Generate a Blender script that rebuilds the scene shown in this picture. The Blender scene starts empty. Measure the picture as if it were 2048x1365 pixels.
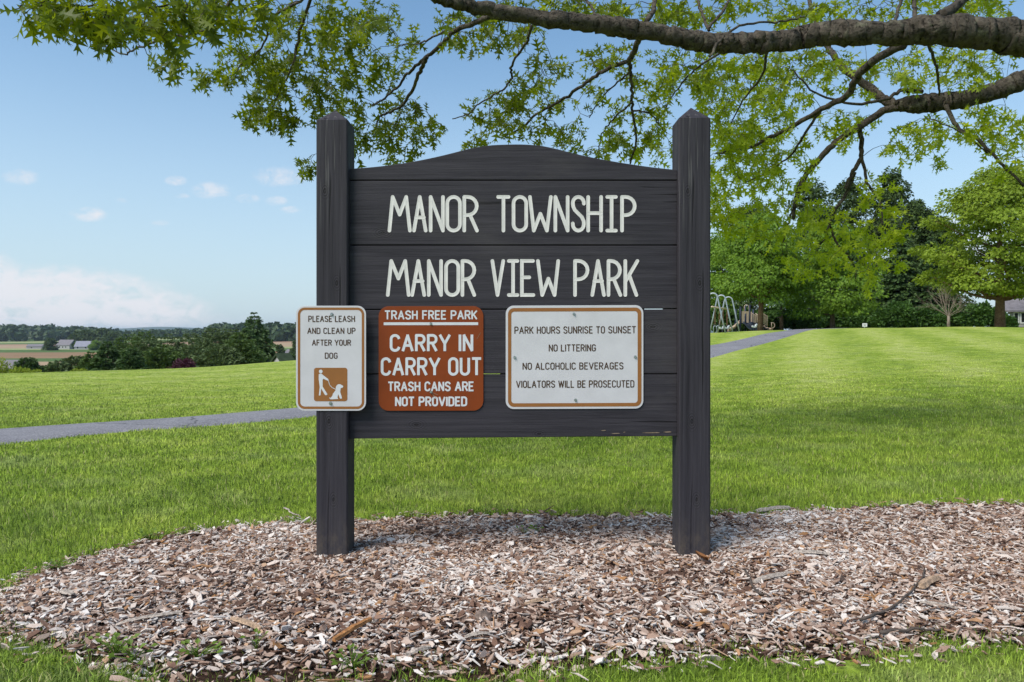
import bpy, math, random
import numpy as np
from mathutils import Vector, noise as mnoise

# ------------------------------------------------------------------ camera, sky, sun, exposure
SC = bpy.context.scene
COL = SC.collection
F = 1450.0          # focal length in photo pixels (2048 wide)
HZ = 665.0          # horizon row
EYE = 1.008          # eye height above the mulch at the sign
rad = math.radians

cam = bpy.data.cameras.new("camera")
cam.sensor_width = 36.0
cam.lens = F / 2048.0 * 36.0
cam.shift_y = -(682.5 - HZ) / 2048.0
cam.clip_start = 0.05
cam.clip_end = 30000.0
camo = bpy.data.objects.new("camera", cam)
COL.objects.link(camo)
camo.location = (0, 0, EYE)
camo.rotation_euler = (rad(90), 0, 0)
SC.camera = camo

SUN_EL, SUN_AZ = 52.0, -130.0        # azimuth from +Y towards +X
world = bpy.data.worlds.new("World")
SC.world = world
world.use_nodes = True
SKY_STRENGTH = 0.15
SUN_STRENGTH = 2.3
EXPOSURE = 0.90
sun = bpy.data.lights.new("sun", 'SUN')
sun.energy = SUN_STRENGTH
sun.angle = rad(32.0)
sun.color = (1.0, 0.95, 0.86)
suno = bpy.data.objects.new("sun", sun)
COL.objects.link(suno)
to_sun = Vector((math.sin(rad(SUN_AZ)) * math.cos(rad(SUN_EL)), math.cos(rad(SUN_AZ)) * math.cos(rad(SUN_EL)), math.sin(rad(SUN_EL))))
suno.rotation_euler = to_sun.to_track_quat('Z', 'Y').to_euler()
suno.location = (0, 0, 30)
SC.view_settings.view_transform = 'Standard'
SC.view_settings.look = 'None'
SC.view_settings.exposure = EXPOSURE
SC.view_settings.gamma = 1.0
SC.view_settings.use_curve_mapping = False
SC.render.engine = 'CYCLES'
SC.cycles.max_bounces = 8
SC.cycles.transparent_max_bounces = 8
SC.cycles.use_denoising = True


class NT:
    """small helper round a node tree"""
    def __init__(self, tree):
        self.t = tree
        tree.nodes.clear()

    def n(self, typ, ins=None, **props):
        nd = self.t.nodes.new(typ)
        for k, v in props.items():
            setattr(nd, k, v)
        for k, v in (ins or {}).items():
            s = nd.inputs[k]
            if isinstance(v, bpy.types.NodeSocket):
                self.t.links.new(v, s)
            else:
                s.default_value = v
        return nd

    def math(self, op, a, b=0.0, c=0.0, clamp=False):
        nd = self.n('ShaderNodeMath', {0: a, 1: b, 2: c}, operation=op, use_clamp=clamp)
        return nd.outputs[0]

    def mix(self, fac, a, b, blend='MIX'):
        nd = self.t.nodes.new('ShaderNodeMix')
        nd.data_type = 'RGBA'
        nd.blend_type = blend
        for s, v in ((nd.inputs[0], fac), (nd.inputs[6], a), (nd.inputs[7], b)):
            if isinstance(v, bpy.types.NodeSocket):
                self.t.links.new(v, s)
            else:
                s.default_value = v if not (isinstance(v, tuple) and len(v) == 3) else (*v, 1.0)
        return nd.outputs[2]

    def noise(self, vec=None, scale=5.0, detail=4.0, rough=0.55, dist=0.0):
        ins = {'Scale': scale, 'Detail': detail, 'Roughness': rough, 'Distortion': dist}
        if vec is not None:
            ins['Vector'] = vec
        return self.n('ShaderNodeTexNoise', ins).outputs['Fac']

    def mapr(self, v, a, b, c=0.0, d=1.0, smooth=False):
        nd = self.n('ShaderNodeMapRange', {0: v, 1: a, 2: b, 3: c, 4: d})
        if smooth:
            nd.interpolation_type = 'SMOOTHSTEP'
        return nd.outputs[0]

    def ramp(self, v, stops, interp='LINEAR'):
        nd = self.n('ShaderNodeValToRGB', {0: v})
        cr = nd.color_ramp
        cr.interpolation = interp
        while len(cr.elements) < len(stops):
            cr.elements.new(0.5)
        for e, (p, c) in zip(cr.elements, stops):
            e.position = p
            e.color = (*c, 1.0)
        return nd.outputs[0]

    def scaled(self, vec, s):
        return self.n('ShaderNodeMapping', {'Vector': vec, 'Scale': s}).outputs[0]


def px_dir(px, py):
    v = Vector(((px - 1024) / F, 1.0, -(py - HZ) / F))
    return v.normalized()


def build_world():
    w = NT(world.node_tree)
    sky = w.n('ShaderNodeTexSky', sky_type='NISHITA')
    sky.sun_disc = False
    sky.sun_elevation = rad(SUN_EL)
    sky.sun_rotation = rad(SUN_AZ)
    sky.altitude = 100.0
    sky.air_density = 1.0
    sky.dust_density = 1.2
    sky.ozone_density = 2.0
    tc = w.n('ShaderNodeTexCoord').outputs['Generated']
    sep = w.n('ShaderNodeSeparateXYZ', {0: tc})
    # clouds: a noise field on the direction, kept inside soft elliptical banks
    inv = w.math('DIVIDE', 1.0, w.math('MAXIMUM', sep.outputs[1], 0.05))
    u = w.math('MULTIPLY', sep.outputs[0], inv)
    v = w.math('MULTIPLY', sep.outputs[2], inv)
    uv = w.n('ShaderNodeCombineXYZ', {0: u, 1: v, 2: 0.0}).outputs[0]
    n1 = w.noise(w.scaled(uv, (10, 22, 1)), 1.0, 7.0, 0.6)
    n2 = w.noise(w.scaled(uv, (34, 62, 1)), 1.0, 7.0, 0.68, 0.6)
    nn = w.math('ADD', w.math('MULTIPLY', n1, 0.4), w.math('MULTIPLY', n2, 0.6))
    acc = None
    banks = [  # px, py, half width, half height, density
        (60, 605, 290, 72, 1.15), (200, 622, 220, 52, 1.0), (-150, 560, 220, 70, 1.0), (330, 640, 170, 22, 0.45), (40, 355, 40, 18, .5), (178, 429, 40, 16, .58),
        (352, 362, 24, 11, .6), (424, 381, 44, 18, .62), (365, 392, 18, 6, .45), (495, 398, 26, 11, .6), (560, 354, 60, 22, .5), (552, 402, 24, 11, .5), (582, 420, 24, 8, .5),
        (320, 446, 22, 7, .35), (242, 402, 14, 7, .35), (345, 155, 20, 8, .3), (395, 614, 22, 8, .5),
        (1900, 480, 300, 60, .5), (2300, 500, 300, 80, .8)]
    for px, py, hw, hh, dn in banks:
        cu, cv = (px - 1024) / F, -(py - HZ) / F
        du = w.math('MULTIPLY', w.math('SUBTRACT', u, cu), F / hw)
        dv = w.math('MULTIPLY', w.math('SUBTRACT', v, cv), F / hh)
        r2 = w.math('ADD', w.math('MULTIPLY', du, du), w.math('MULTIPLY', dv, dv))
        m = w.math('MULTIPLY', w.mapr(r2, 0.0, 1.6, 1.0, 0.0, True), dn)
        acc = m if acc is None else w.math('MAXIMUM', acc, m)
    dens = w.math('MULTIPLY', w.math('POWER', acc, 0.8), w.math('ADD', 1.0, w.math('MULTIPLY', w.math('SUBTRACT', nn, 0.5), 5.0)))
    cl = w.mapr(dens, 0.15, 1.2, 0.0, 0.9, True)
    cl = w.math('MULTIPLY', cl, w.math('GREATER_THAN', sep.outputs[1], 0.05))
    # pale summer haze low down, thinning upward (part of the sky itself)
    low = w.mapr(sep.outputs[2], 0.0, 0.42, 1.0, 0.0, True)
    s1 = w.mix(1.0, sky.outputs[0], (0.56, 0.66, 0.655), 'MULTIPLY')
    grad = w.mix(w.math('MULTIPLY', low, SKY_HAZE), s1, SKY_LOW)
    col = w.mix(cl, grad, SKY_CLOUD)
    bg = w.n('ShaderNodeBackground', {'Color': col, 'Strength': SKY_STRENGTH})
    out = w.n('ShaderNodeOutputWorld', {'Surface': bg.outputs[0]})


SKY_HAZE = 0.75
SKY_LOW = (2.15, 2.62, 3.05)
SKY_CLOUD = (3.05, 3.06, 3.22)
build_world()

# ------------------------------------------------------------------ objects, tags, meshes
def link(o, parent=None):
    COL.objects.link(o)
    if parent is not None:
        o.parent = parent
    return o


def tag(o, label=None, cat=None, group=None, kind=None):
    if label: o["label"] = label
    if cat: o["category"] = cat
    if group: o["group"] = group
    if kind: o["kind"] = kind
    return o


def thing(name, label, cat, loc=(0, 0, 0), rz=0.0, group=None):
    o = bpy.data.objects.new(name, None)
    o.empty_display_size = 0.2
    link(o)
    o.location = loc
    o.rotation_euler = (0, 0, rz)
    return tag(o, label, cat, group)


class MB:
    def __init__(self):
        self.v, self.f, self.n = [], [], 0

    def add(self, v, f):
        v = np.asarray(v, float).reshape(-1, 3)
        self.v.append(v)
        k = self.n
        self.f.extend([tuple(i + k for i in q) for q in f])
        self.n += len(v)
        return self

    def box(self, c, s, rz=0.0, taper=1.0, rx=0.0, ry=0.0):
        hx, hy, hz = s[0] / 2, s[1] / 2, s[2] / 2
        p = []
        for z, t in ((-hz, 1.0), (hz, taper)):
            for x, y in ((-hx, -hy), (hx, -hy), (hx, hy), (-hx, hy)):
                p.append((x * t, y * t, z))
        p = np.array(p)
        if rx or ry or rz:
            from mathutils import Euler
            R = np.array(Euler((rx, ry, rz)).to_matrix())
            p = p @ R.T
        p = p + np.array(c)
        return self.add(p, [(3, 2, 1, 0), (4, 5, 6, 7), (0, 1, 5, 4), (1, 2, 6, 5), (2, 3, 7, 6), (3, 0, 4, 7)])

    def tube(self, pts, rads, seg=8, cap=True, rough=0.0):
        pts = np.asarray(pts, float)
        n = len(pts)
        if np.isscalar(rads):
            rads = [rads] * n
        T = np.gradient(pts, axis=0)
        T /= np.linalg.norm(T, axis=1)[:, None] + 1e-9
        ref = np.array([0.0, 0, 1]) if abs(T[0][2]) < 0.8 else np.array([1.0, 0, 0])
        nrm = np.cross(T[0], ref); nrm /= np.linalg.norm(nrm) + 1e-9
        a = np.arange(seg) * 2 * math.pi / seg
        V = []
        for i in range(n):
            nrm = nrm - T[i] * np.dot(nrm, T[i])
            nrm /= np.linalg.norm(nrm) + 1e-9
            b = np.cross(T[i], nrm)
            q = np.cos(a)[:, None] * nrm + np.sin(a)[:, None] * b
            if rough:
                w = np.array([mnoise.noise(Vector(pts[i] * 9 + d * 1.1)) + 0.6 * mnoise.noise(Vector(pts[i] * 26 + d * 2.6)) + 0.35 * mnoise.noise(Vector(pts[i] * 70 + d * 6)) for d in q])
                q = q * (1 + rough * w)[:, None]
            V.append(pts[i] + rads[i] * q)
        f = []
        for i in range(n - 1):
            for k in range(seg):
                k2 = (k + 1) % seg
                f.append((i * seg + k, i * seg + k2, (i + 1) * seg + k2, (i + 1) * seg + k))
        if cap:
            f.append(tuple(range(seg))[::-1])
            f.append(tuple((n - 1) * seg + k for k in range(seg)))
        return self.add(np.concatenate(V), f)

    def build(self, name, mat, parent=None, smooth=False, bevel=0.0, loc=None):
        V = np.concatenate(self.v) if self.v else np.zeros((0, 3))
        me = bpy.data.meshes.new(name)
        me.from_pydata(V.tolist(), [], self.f)
        if smooth:
            me.polygons.foreach_set('use_smooth', np.ones(len(me.polygons), bool))
        me.update()
        if mat: me.materials.append(mat)
        o = bpy.data.objects.new(name, me)
        link(o, parent)
        if loc: o.location = loc
        if bevel:
            b = o.modifiers.new("bevel", 'BEVEL')
            b.width = bevel
            b.segments = 2
            b.limit_method = 'ANGLE'
        return o


def fast_mesh(name, V, sizes, idx, mat, parent=None, smooth=False):
    """big meshes straight from arrays: V (n,3); sizes = verts per face; idx = flat loops"""
    me = bpy.data.meshes.new(name)
    V = np.ascontiguousarray(V, np.float32)
    idx = np.ascontiguousarray(idx, np.int32).ravel()
    sizes = np.ascontiguousarray(sizes, np.int32)
    me.vertices.add(len(V))
    me.vertices.foreach_set('co', V.ravel())
    me.loops.add(len(idx))
    me.loops.foreach_set('vertex_index', idx)
    me.polygons.add(len(sizes))
    st = np.zeros(len(sizes), np.int32)
    st[1:] = np.cumsum(sizes)[:-1]
    me.polygons.foreach_set('loop_start', st)
    me.polygons.foreach_set('use_smooth', np.full(len(sizes), bool(smooth)))
    me.update(calc_edges=True)
    if mat: me.materials.append(mat)
    o = bpy.data.objects.new(name, me)
    return link(o, parent)


def repeat_faces(nv, faces, count):
    """faces of one template repeated count times -> sizes, idx"""
    sz = np.array([len(f) for f in faces])
    flat = np.concatenate([np.array(f) for f in faces])
    idx = (flat[None, :] + (np.arange(count) * nv)[:, None]).ravel()
    return np.tile(sz, count), idx


# ------------------------------------------------------------------ terrain height
UC = np.array([-1.6, -0.706, -0.30, 0.0, 0.274, 0.36, 0.45, 0.706, 1.6])
YC = np.array([0, 4, 8, 14, 22, 30, 38, 46, 60, 100, 200, 400, 700, 1100, 1500, 2500, 9000.0])
ZC = np.array([
    # -1.6   -.706   -.30    0      .274   .36    .45    .706   1.6
    [0.00,  0.00,  0.00,  0.00,  0.00,  0.00,  0.00,  0.00,  0.00],
    [0.00,  0.00,  0.00,  0.00,  0.00,  0.00,  0.00,  0.01,  0.03],
    [0.00,  0.00,  0.00,  0.02,  0.05,  0.06,  0.08,  0.13,  0.20],
    [-0.15, -0.08, -0.02, 0.06,  0.12,  0.16,  0.22,  0.33,  0.45],
    [-0.40, -0.23, -0.06, 0.12,  0.22,  0.34,  0.48,  0.62,  0.75],
    [-1.10, -0.90, -0.19, 0.25,  0.49,  0.70,  0.90,  0.98,  1.05],
    [-2.00, -1.80, -0.70, 0.40,  0.92,  1.08,  1.20,  1.28,  1.30],
    [-3.00, -2.70, -1.50, 0.30,  0.97,  1.10,  1.20,  1.28,  1.30],
    [-4.50, -4.20, -3.00, -0.40, 0.95,  1.05,  1.20,  1.30,  1.40],
    [-8.00, -7.50, -6.50, -4.0,  0.50,  1.00,  1.20,  1.50,  1.60],
    [-12.5, -12.5, -12.0, -9.0,  0.00,  1.00,  1.50,  1.80,  2.00],
    [-13.0, -13.0, -12.8, -11.,  -3.0,  0.00,  1.50,  2.00,  2.00],
    [-13.0, -13.0, -11.5, -11.,  -5.0,  -1.0,  1.00,  2.00,  2.00],
    [-13.0, -13.0, -2.0,  -4.0,  -3.0,  -1.0,  0.00,  0.00,  0.00],
    [0.00,  1.00,  0.00,  0.00,  -2.0,  -2.0,  -2.0,  -2.0,  -2.0],
    [-8.0,  -8.0,  -12.,  -12.,  -12.,  -12.,  -12.,  -12.,  -12.],
    [-25.,  -25.,  -25.,  -25.,  -25.,  -25.,  -25.,  -25.,  -25.]])


def pchip(x, y, xi):
    h = np.diff(x)
    d = np.diff(y) / h
    m = np.zeros(len(x))
    for i in range(1, len(x) - 1):
        if d[i - 1] * d[i] > 0:
            w1, w2 = 2 * h[i] + h[i - 1], h[i] + 2 * h[i - 1]
            m[i] = (w1 + w2) / (w1 / d[i - 1] + w2 / d[i])
    m[0], m[-1] = d[0], d[-1]
    k = np.clip(np.searchsorted(x, xi) - 1, 0, len(x) - 2)
    t = (xi - x[k]) / h[k]
    return (y[k] * (1 + 2 * t) * (1 - t) ** 2 + m[k] * h[k] * t * (1 - t) ** 2
            + y[k + 1] * t * t * (3 - 2 * t) + m[k + 1] * h[k] * t * t * (t - 1))


_UG = np.linspace(-1.6, 1.6, 321)
_LG = np.linspace(0.0, 1.0, 500)
_YG = 9000.0 * (np.expm1(_LG * 7.2) / math.expm1(7.2))
_cols = np.array([pchip(YC, ZC[:, j], _YG) for j in range(len(UC))])
TAB = np.array([pchip(UC, _cols[:, i], _UG) for i in range(len(_YG))])      # [Y, u]
for _ in range(2):                                                            # soften creases across u
    k = np.hanning(19); k /= k.sum()
    P = np.pad(TAB, ((0, 0), (9, 9)), mode='edge')
    TAB = np.array([np.convolve(r, k, 'valid') for r in P])


def ground(X, Y):
    X, Y = np.asarray(X, float), np.asarray(Y, float)
    Yc = np.clip(Y, 0, 8999.0)
    u = np.clip(X / np.maximum(Yc, 6.0), -1.599, 1.599)
    l = np.log1p(Yc / 9000.0 * math.expm1(7.2)) / 7.2 * 499
    i = np.clip(l.astype(int), 0, 498); fi = l - i
    q = (u + 1.6) / 3.2 * 320
    j = np.clip(q.astype(int), 0, 319); fj = q - j
    z = (TAB[i, j] * (1 - fi) * (1 - fj) + TAB[i + 1, j] * fi * (1 - fj) + TAB[i, j + 1] * (1 - fi) * fj + TAB[i + 1, j + 1] * fi * fj)
    amp = np.clip((Y - 5) / 20.0, 0, 1) * np.clip(1.5 - Y / 400.0, 0, 1)
    z = z + amp * 0.018 * (np.sin(X * 0.9 + Y * 0.31) + np.sin(X * 0.37 - Y * 0.7 + 1.3))
    return z


def gz(x, y):
    return float(ground(np.array([x]), np.array([y]))[0])


def cast(px, py, y0=1.5, y1=60.0):
    """the ground point seen at a photo pixel"""
    Y = np.geomspace(y0, y1, 6000)
    X = (px - 1024) / F * Y
    z = EYE - (py - HZ) / F * Y
    g = ground(X, Y)
    k = np.argmax(z <= g)
    if z[k] > g[k]: k = len(Y) - 1
    return X[k], Y[k]


def at(px, py, Y):
    return np.array([(px - 1024) / F * Y, Y, EYE - (py - HZ) / F * Y])


def on(px, Y, dz=0.0):
    x = (px - 1024) / F * Y
    return (x, Y, gz(x, Y) + dz)

# ------------------------------------------------------------------ materials
def material(name):
    m = bpy.data.materials.new(name)
    m.use_nodes = True
    return m, NT(m.node_tree)


def finish(nt, color, rough=0.7, bump=None, bump_strength=0.3, bump_dist=0.01, spec=0.3, metallic=0.0, coat=0.0):
    ins = {'Base Color': color if not (isinstance(color, tuple) and len(color) == 3) else (*color, 1.0), 'Roughness': rough,
           'Specular IOR Level': spec, 'Metallic': metallic, 'Coat Weight': coat}
    p = nt.n('ShaderNodeBsdfPrincipled', ins)
    if bump is not None:
        b = nt.n('ShaderNodeBump', {'Height': bump, 'Strength': bump_strength, 'Distance': bump_dist})
        nt.t.links.new(b.outputs[0], p.inputs['Normal'])
    nt.n('ShaderNodeOutputMaterial', {'Surface': p.outputs[0]})
    return p


def plain(name, col, rough=0.6, var=0.12, scale=6.0, spec=0.3, metallic=0.0):
    m, t = material(name)
    pos = t.n('ShaderNodeTexCoord').outputs['Object']
    n = t.noise(pos, scale, 5.0, 0.6)
    k = t.mapr(n, 0.3, 0.7, 1 - var, 1 + var)
    c = t.mix(1.0, col, t.n('ShaderNodeCombineXYZ', {0: k, 1: k, 2: k}).outputs[0], 'MULTIPLY')
    finish(t, c, rough, n, 0.1, 0.005, spec, metallic)
    return m


def leaf_mat(name, dark, light, trans=0.4, tint=None, rough=0.55, spec=0.25):
    """foliage: each leaf its own tone, some light passing through"""
    m, t = material(name)
    g = t.n('ShaderNodeNewGeometry')
    r = g.outputs['Random Per Island']
    pos = g.outputs['Position']
    n = t.noise(pos, 0.55, 3.0)
    k = t.math('ADD', t.math('MULTIPLY', r, 0.6), t.mapr(n, 0.3, 0.7, 0.0, 0.4))
    c = t.mix(k, dark, light)
    tc = t.mix(0.5, c, tint or (light[0] * 1.6, light[1] * 1.5, light[2] * 0.7))
    p = t.n('ShaderNodeBsdfPrincipled', {'Base Color': c, 'Roughness': rough, 'Specular IOR Level': spec})
    tr = t.n('ShaderNodeBsdfTranslucent', {'Color': tc})
    mx = t.n('ShaderNodeMixShader', {0: trans, 1: p.outputs[0], 2: tr.outputs[0]})
    t.n('ShaderNodeOutputMaterial', {'Surface': mx.outputs[0]})
    return m


def bark_mat(name, a, b, scale=9.0):
    m, t = material(name)
    pos = t.n('ShaderNodeTexCoord').outputs['Object']
    n = t.noise(pos, scale, 8.0, 0.68, 0.6)
    n2 = t.noise(pos, scale * 5, 4.0, 0.6)
    vo = t.noise(pos, scale * 2.3, 3.0, 0.5, 1.2)
    h = t.math('ADD', t.math('MULTIPLY', n, 0.7), t.math('ADD', t.math('MULTIPLY', n2, 0.3), t.mapr(vo, 0.3, 0.5, -0.22, 0.0)))
    c = t.mix(t.mapr(h, 0.3, 0.7), a, b)
    lich = t.mapr(t.noise(pos, scale * 0.8, 5.0, 0.7), 0.56, 0.66, 0.0, 0.6)
    c = t.mix(lich, c, (b[0] * 1.5, b[1] * 1.7, b[2] * 1.5))
    finish(t, c, 0.9, h, 1.0, 0.03, 0.15)
    return m


def lawn_color(t):
    """shared by the turf sheet and the blades, so both carry the same patches and mowing bands"""
    pos = t.n('ShaderNodeNewGeometry').outputs['Position']
    sep = t.n('ShaderNodeSeparateXYZ', {0: pos})
    X, Y = sep.outputs[0], sep.outputs[1]
    n1 = t.noise(t.scaled(pos, (0.35, 0.35, 0.0)), 1.0, 5.0, 0.6)
    n2 = t.noise(t.scaled(pos, (2.2, 2.2, 0.0)), 1.0, 5.0, 0.65)
    # mowing bands: run up the slope on one side, across it on the other
    a = t.math('ADD', t.math('MULTIPLY', X, 0.93), t.math('MULTIPLY', Y, -0.37))
    a = t.math('ADD', a, t.math('MULTIPLY', n1, 0.7))
    s1 = t.math('SINE', t.math('MULTIPLY', a, 2.4))
    b = t.math('ADD', t.math('MULTIPLY', Y, 0.9), t.math('MULTIPLY', X, -0.30))
    b = t.math('ADD', b, t.math('MULTIPLY', n1, 1.5))
    s2 = t.math('SINE', t.math('MULTIPLY', b, 2.6))
    side = t.mapr(X, -1.0, 3.0, 0.0, 1.0, True)
    band = t.math('ADD', t.math('MULTIPLY', s1, side), t.math('MULTIPLY', t.math('MULTIPLY', s2, 0.55), t.math('SUBTRACT', 1.0, side)))
    far = t.mapr(Y, 6.0, 16.0, 0.0, 1.0, True)
    k = t.math('ADD', t.math('MULTIPLY', t.math('SUBTRACT', n1, 0.5), 0.7), t.math('MULTIPLY', t.math('SUBTRACT', n2, 0.5), 1.35))
    n3 = t.noise(t.scaled(pos, (3.6, 5.0, 0.0)), 1.0, 6.0, 0.75)
    k = t.math('ADD', k, t.math('MULTIPLY', t.math('SUBTRACT', n3, 0.5), t.mapr(Y, 4.0, 20.0, 0.6, 1.9)))
    k = t.math('ADD', k, t.math('MULTIPLY', t.math('MULTIPLY', band, far), 0.15))
    k = t.math('ADD', k, t.math('MULTIPLY', far, 0.22))
    k = t.math('ADD', k, t.mapr(Y, 2.2, 3.4, -0.16, 0.0))
    k = t.math('ADD', k, 0.36, clamp=True)
    grey = t.mapr(t.noise(t.scaled(pos, (1.1, 1.5, 0.0)), 1.0, 6.0, 0.7), 0.50, 0.72, 0.0, 0.55)
    return t.mix(grey, t.ramp(k, [(0.0, (0.098, 0.158, 0.016)), (0.35, (0.182, 0.260, 0.026)), (0.62, (0.275, 0.340, 0.050)), (1.0, (0.385, 0.415, 0.135))]), (0.295, 0.330, 0.130)), pos, X, Y


def make_ground_mat():
    m, t = material("turf_and_fields")
    c, pos, X, Y = lawn_color(t)
    fine = t.noise(t.scaled(pos, (30, 12, 0.0)), 1.0, 6.0, 0.75)
    med = t.noise(t.scaled(pos, (9, 4, 0.0)), 1.0, 5.0, 0.7)
    kk = t.math('ADD', t.mapr(fine, 0.25, 0.75, 0.62, 1.25), t.mapr(med, 0.3, 0.7, -0.14, 0.14))
    c = t.mix(1.0, c, t.n('ShaderNodeCombineXYZ', {0: kk, 1: kk, 2: kk}).outputs[0], 'MULTIPLY')
    # farm fields beyond the park
    yy = t.math('ADD', Y, t.math('MULTIPLY', X, -0.12))
    yy = t.math('ADD', yy, t.math('MULTIPLY', t.noise(t.scaled(pos, (0.01, 0.01, 0.01)), 1.0, 2.0), 30.0))
    lg = t.math('LOGARITHM', t.math('MAXIMUM', yy, 10.0), 10.0)
    f = t.mapr(lg, 2.2, 3.2)
    G, B, T, P = (0.075, 0.125, 0.035), (0.235, 0.150, 0.085), (0.33, 0.235, 0.15), (0.25, 0.27, 0.12)
    fc = t.ramp(f, [(0.0, G), (0.20, T), (0.385, G), (0.435, B), (0.545, G), (0.60, P), (0.64, T), (0.715, (0.30, 0.19, 0.13)), (0.755, G), (0.80, P), (0.86, (0.06, 0.10, 0.03))], 'CONSTANT')
    fn = t.noise(t.scaled(pos, (0.03, 0.2, 0.1)), 1.0, 5.0, 0.65)
    kf = t.mapr(fn, 0.3, 0.7, 0.8, 1.2)
    fc = t.mix(1.0, fc, t.n('ShaderNodeCombineXYZ', {0: kf, 1: kf, 2: kf}).outputs[0], 'MULTIPLY')
    c = t.mix(t.mapr(Y, 110.0, 130.0), c, fc)
    bump = t.math('ADD', t.math('MULTIPLY', fine, 0.7), med)
    finish(t, c, 0.95, bump, 0.6, 0.03, 0.1)
    return m


def make_blade_mat():
    m, t = material("grass_blades")
    c, pos, X, Y = lawn_color(t)
    g = t.n('ShaderNodeNewGeometry')
    r = g.outputs['Random Per Island']
    kk = t.math('ADD', 0.62, t.math('MULTIPLY', t.math('POWER', r, 1.8), 1.7))
    c = t.mix(1.0, c, t.n('ShaderNodeCombineXYZ', {0: kk, 1: kk, 2: kk}).outputs[0], 'MULTIPLY')
    dry = t.math('GREATER_THAN', t.math('FRACT', t.math('MULTIPLY', r, 57.3)), 0.955)
    c = t.mix(dry, c, (0.42, 0.40, 0.17))
    up = t.n('ShaderNodeVectorMath', {0: t.n('ShaderNodeVectorMath', {0: t.n('ShaderNodeVectorMath', {0: g.outputs['Normal'], 1: (0.55, 0.55, 0.55)}, operation='MULTIPLY').outputs[0], 1: (0, 0, 0.8)}, operation='ADD').outputs[0]}, operation='NORMALIZE').outputs[0]
    p = t.n('ShaderNodeBsdfPrincipled', {'Base Color': c, 'Roughness': 0.55, 'Specular IOR Level': 0.25, 'Normal': up})
    tr = t.n('ShaderNodeBsdfTranslucent', {'Color': t.mix(0.5, c, (0.22, 0.34, 0.03))})
    mx = t.n('ShaderNodeMixShader', {0: 0.3, 1: p.outputs[0], 2: tr.outputs[0]})
    t.n('ShaderNodeOutputMaterial', {'Surface': mx.outputs[0]})
    return m


M_GROUND = make_ground_mat()
M_BLADE = make_blade_mat()


def make_path_mat():
    m, t = material("worn_asphalt")
    pos = t.n('ShaderNodeNewGeometry').outputs['Position']
    n = t.noise(pos, 60.0, 4.0, 0.7)
    n2 = t.noise(pos, 0.7, 4.0, 0.6)
    v = t.n('ShaderNodeTexVoronoi', {'Vector': pos, 'Scale': 90.0}).outputs['Color']
    vv = t.n('ShaderNodeSeparateXYZ', {0: v}).outputs[0]
    k = t.math('ADD', t.math('MULTIPLY', n, 0.5), t.math('ADD', t.math('MULTIPLY', n2, 0.35), t.math('MULTIPLY', vv, 0.35)))
    c = t.ramp(k, [(0.25, (0.100, 0.097, 0.110)), (0.6, (0.185, 0.178, 0.195)), (0.95, (0.33, 0.32, 0.33))])
    wv = t.n('ShaderNodeVectorMath', {0: pos, 1: t.n('ShaderNodeVectorMath', {0: t.n('ShaderNodeTexNoise', {'Vector': pos, 'Scale': 2.2, 'Detail': 5.0}).outputs['Color'], 1: (0.5, 0.5, 0.0)}, operation='MULTIPLY').outputs[0]}, operation='ADD').outputs[0]
    ck = t.n('ShaderNodeTexVoronoi', {'Vector': wv, 'Scale': 0.75}, feature='DISTANCE_TO_EDGE').outputs['Distance']
    cm = t.math('MULTIPLY', t.mapr(ck, 0.004, 0.016, 0.75, 0.0), t.mapr(t.noise(pos, 0.9, 2.0), 0.42, 0.55))
    c = t.mix(cm, c, (0.05, 0.05, 0.05))
    st = t.mapr(t.noise(pos, 2.6, 6.0, 0.7), 0.55, 0.70, 0.0, 0.35)
    c = t.mix(st, c, (0.09, 0.085, 0.085))
    finish(t, c, 0.9, t.math('ADD', n, vv), 0.5, 0.004, 0.2)
    return m


def make_soil_mat():
    m, t = material("mulch_bed_soil")
    pos = t.n('ShaderNodeNewGeometry').outputs['Position']
    n = t.noise(t.scaled(pos, (55, 90, 55)), 1.0, 6.0, 0.7)
    c = t.ramp(n, [(0.3, (0.018, 0.010, 0.007)), (0.55, (0.055, 0.030, 0.020)), (0.75, (0.13, 0.08, 0.055))])
    finish(t, c, 0.95, n, 1.0, 0.02, 0.1)
    return m


def make_chip_mat():
    m, t = material("weathered_wood_chips")
    g = t.n('ShaderNodeNewGeometry')
    r, pos = g.outputs['Random Per Island'], g.outputs['Position']
    patch = t.noise(t.scaled(pos, (1.1, 1.9, 0)), 1.0, 4.0, 0.6)
    k = t.math('ADD', r, t.mapr(patch, 0.3, 0.7, 0.22, -0.30), clamp=True)
    c = t.ramp(k, [(0.0, (0.080, 0.044, 0.032)), (0.16, (0.200, 0.112, 0.078)), (0.36, (0.355, 0.243, 0.188)), (0.56, (0.490, 0.378, 0.318)),
                   (0.74, (0.580, 0.492, 0.440)), (0.9, (0.640, 0.568, 0.520)), (1.0, (0.67, 0.61, 0.575))])
    orange = t.math('GREATER_THAN', t.math('FRACT', t.math('MULTIPLY', r, 91.7)), 0.93)
    c = t.mix(t.math('MULTIPLY', orange, 0.75), c, (0.37, 0.185, 0.075))
    n = t.noise(t.scaled(pos, (260, 420, 260)), 1.0, 4.0, 0.7)
    kk = t.mapr(n, 0.3, 0.7, 0.62, 1.28)
    c = t.mix(1.0, c, t.n('ShaderNodeCombineXYZ', {0: kk, 1: kk, 2: kk}).outputs[0], 'MULTIPLY')
    finish(t, c, 0.85, n, 0.4, 0.002, 0.2)
    return m


M_PATH, M_SOIL, M_CHIP = make_path_mat(), make_soil_mat(), make_chip_mat()


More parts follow.
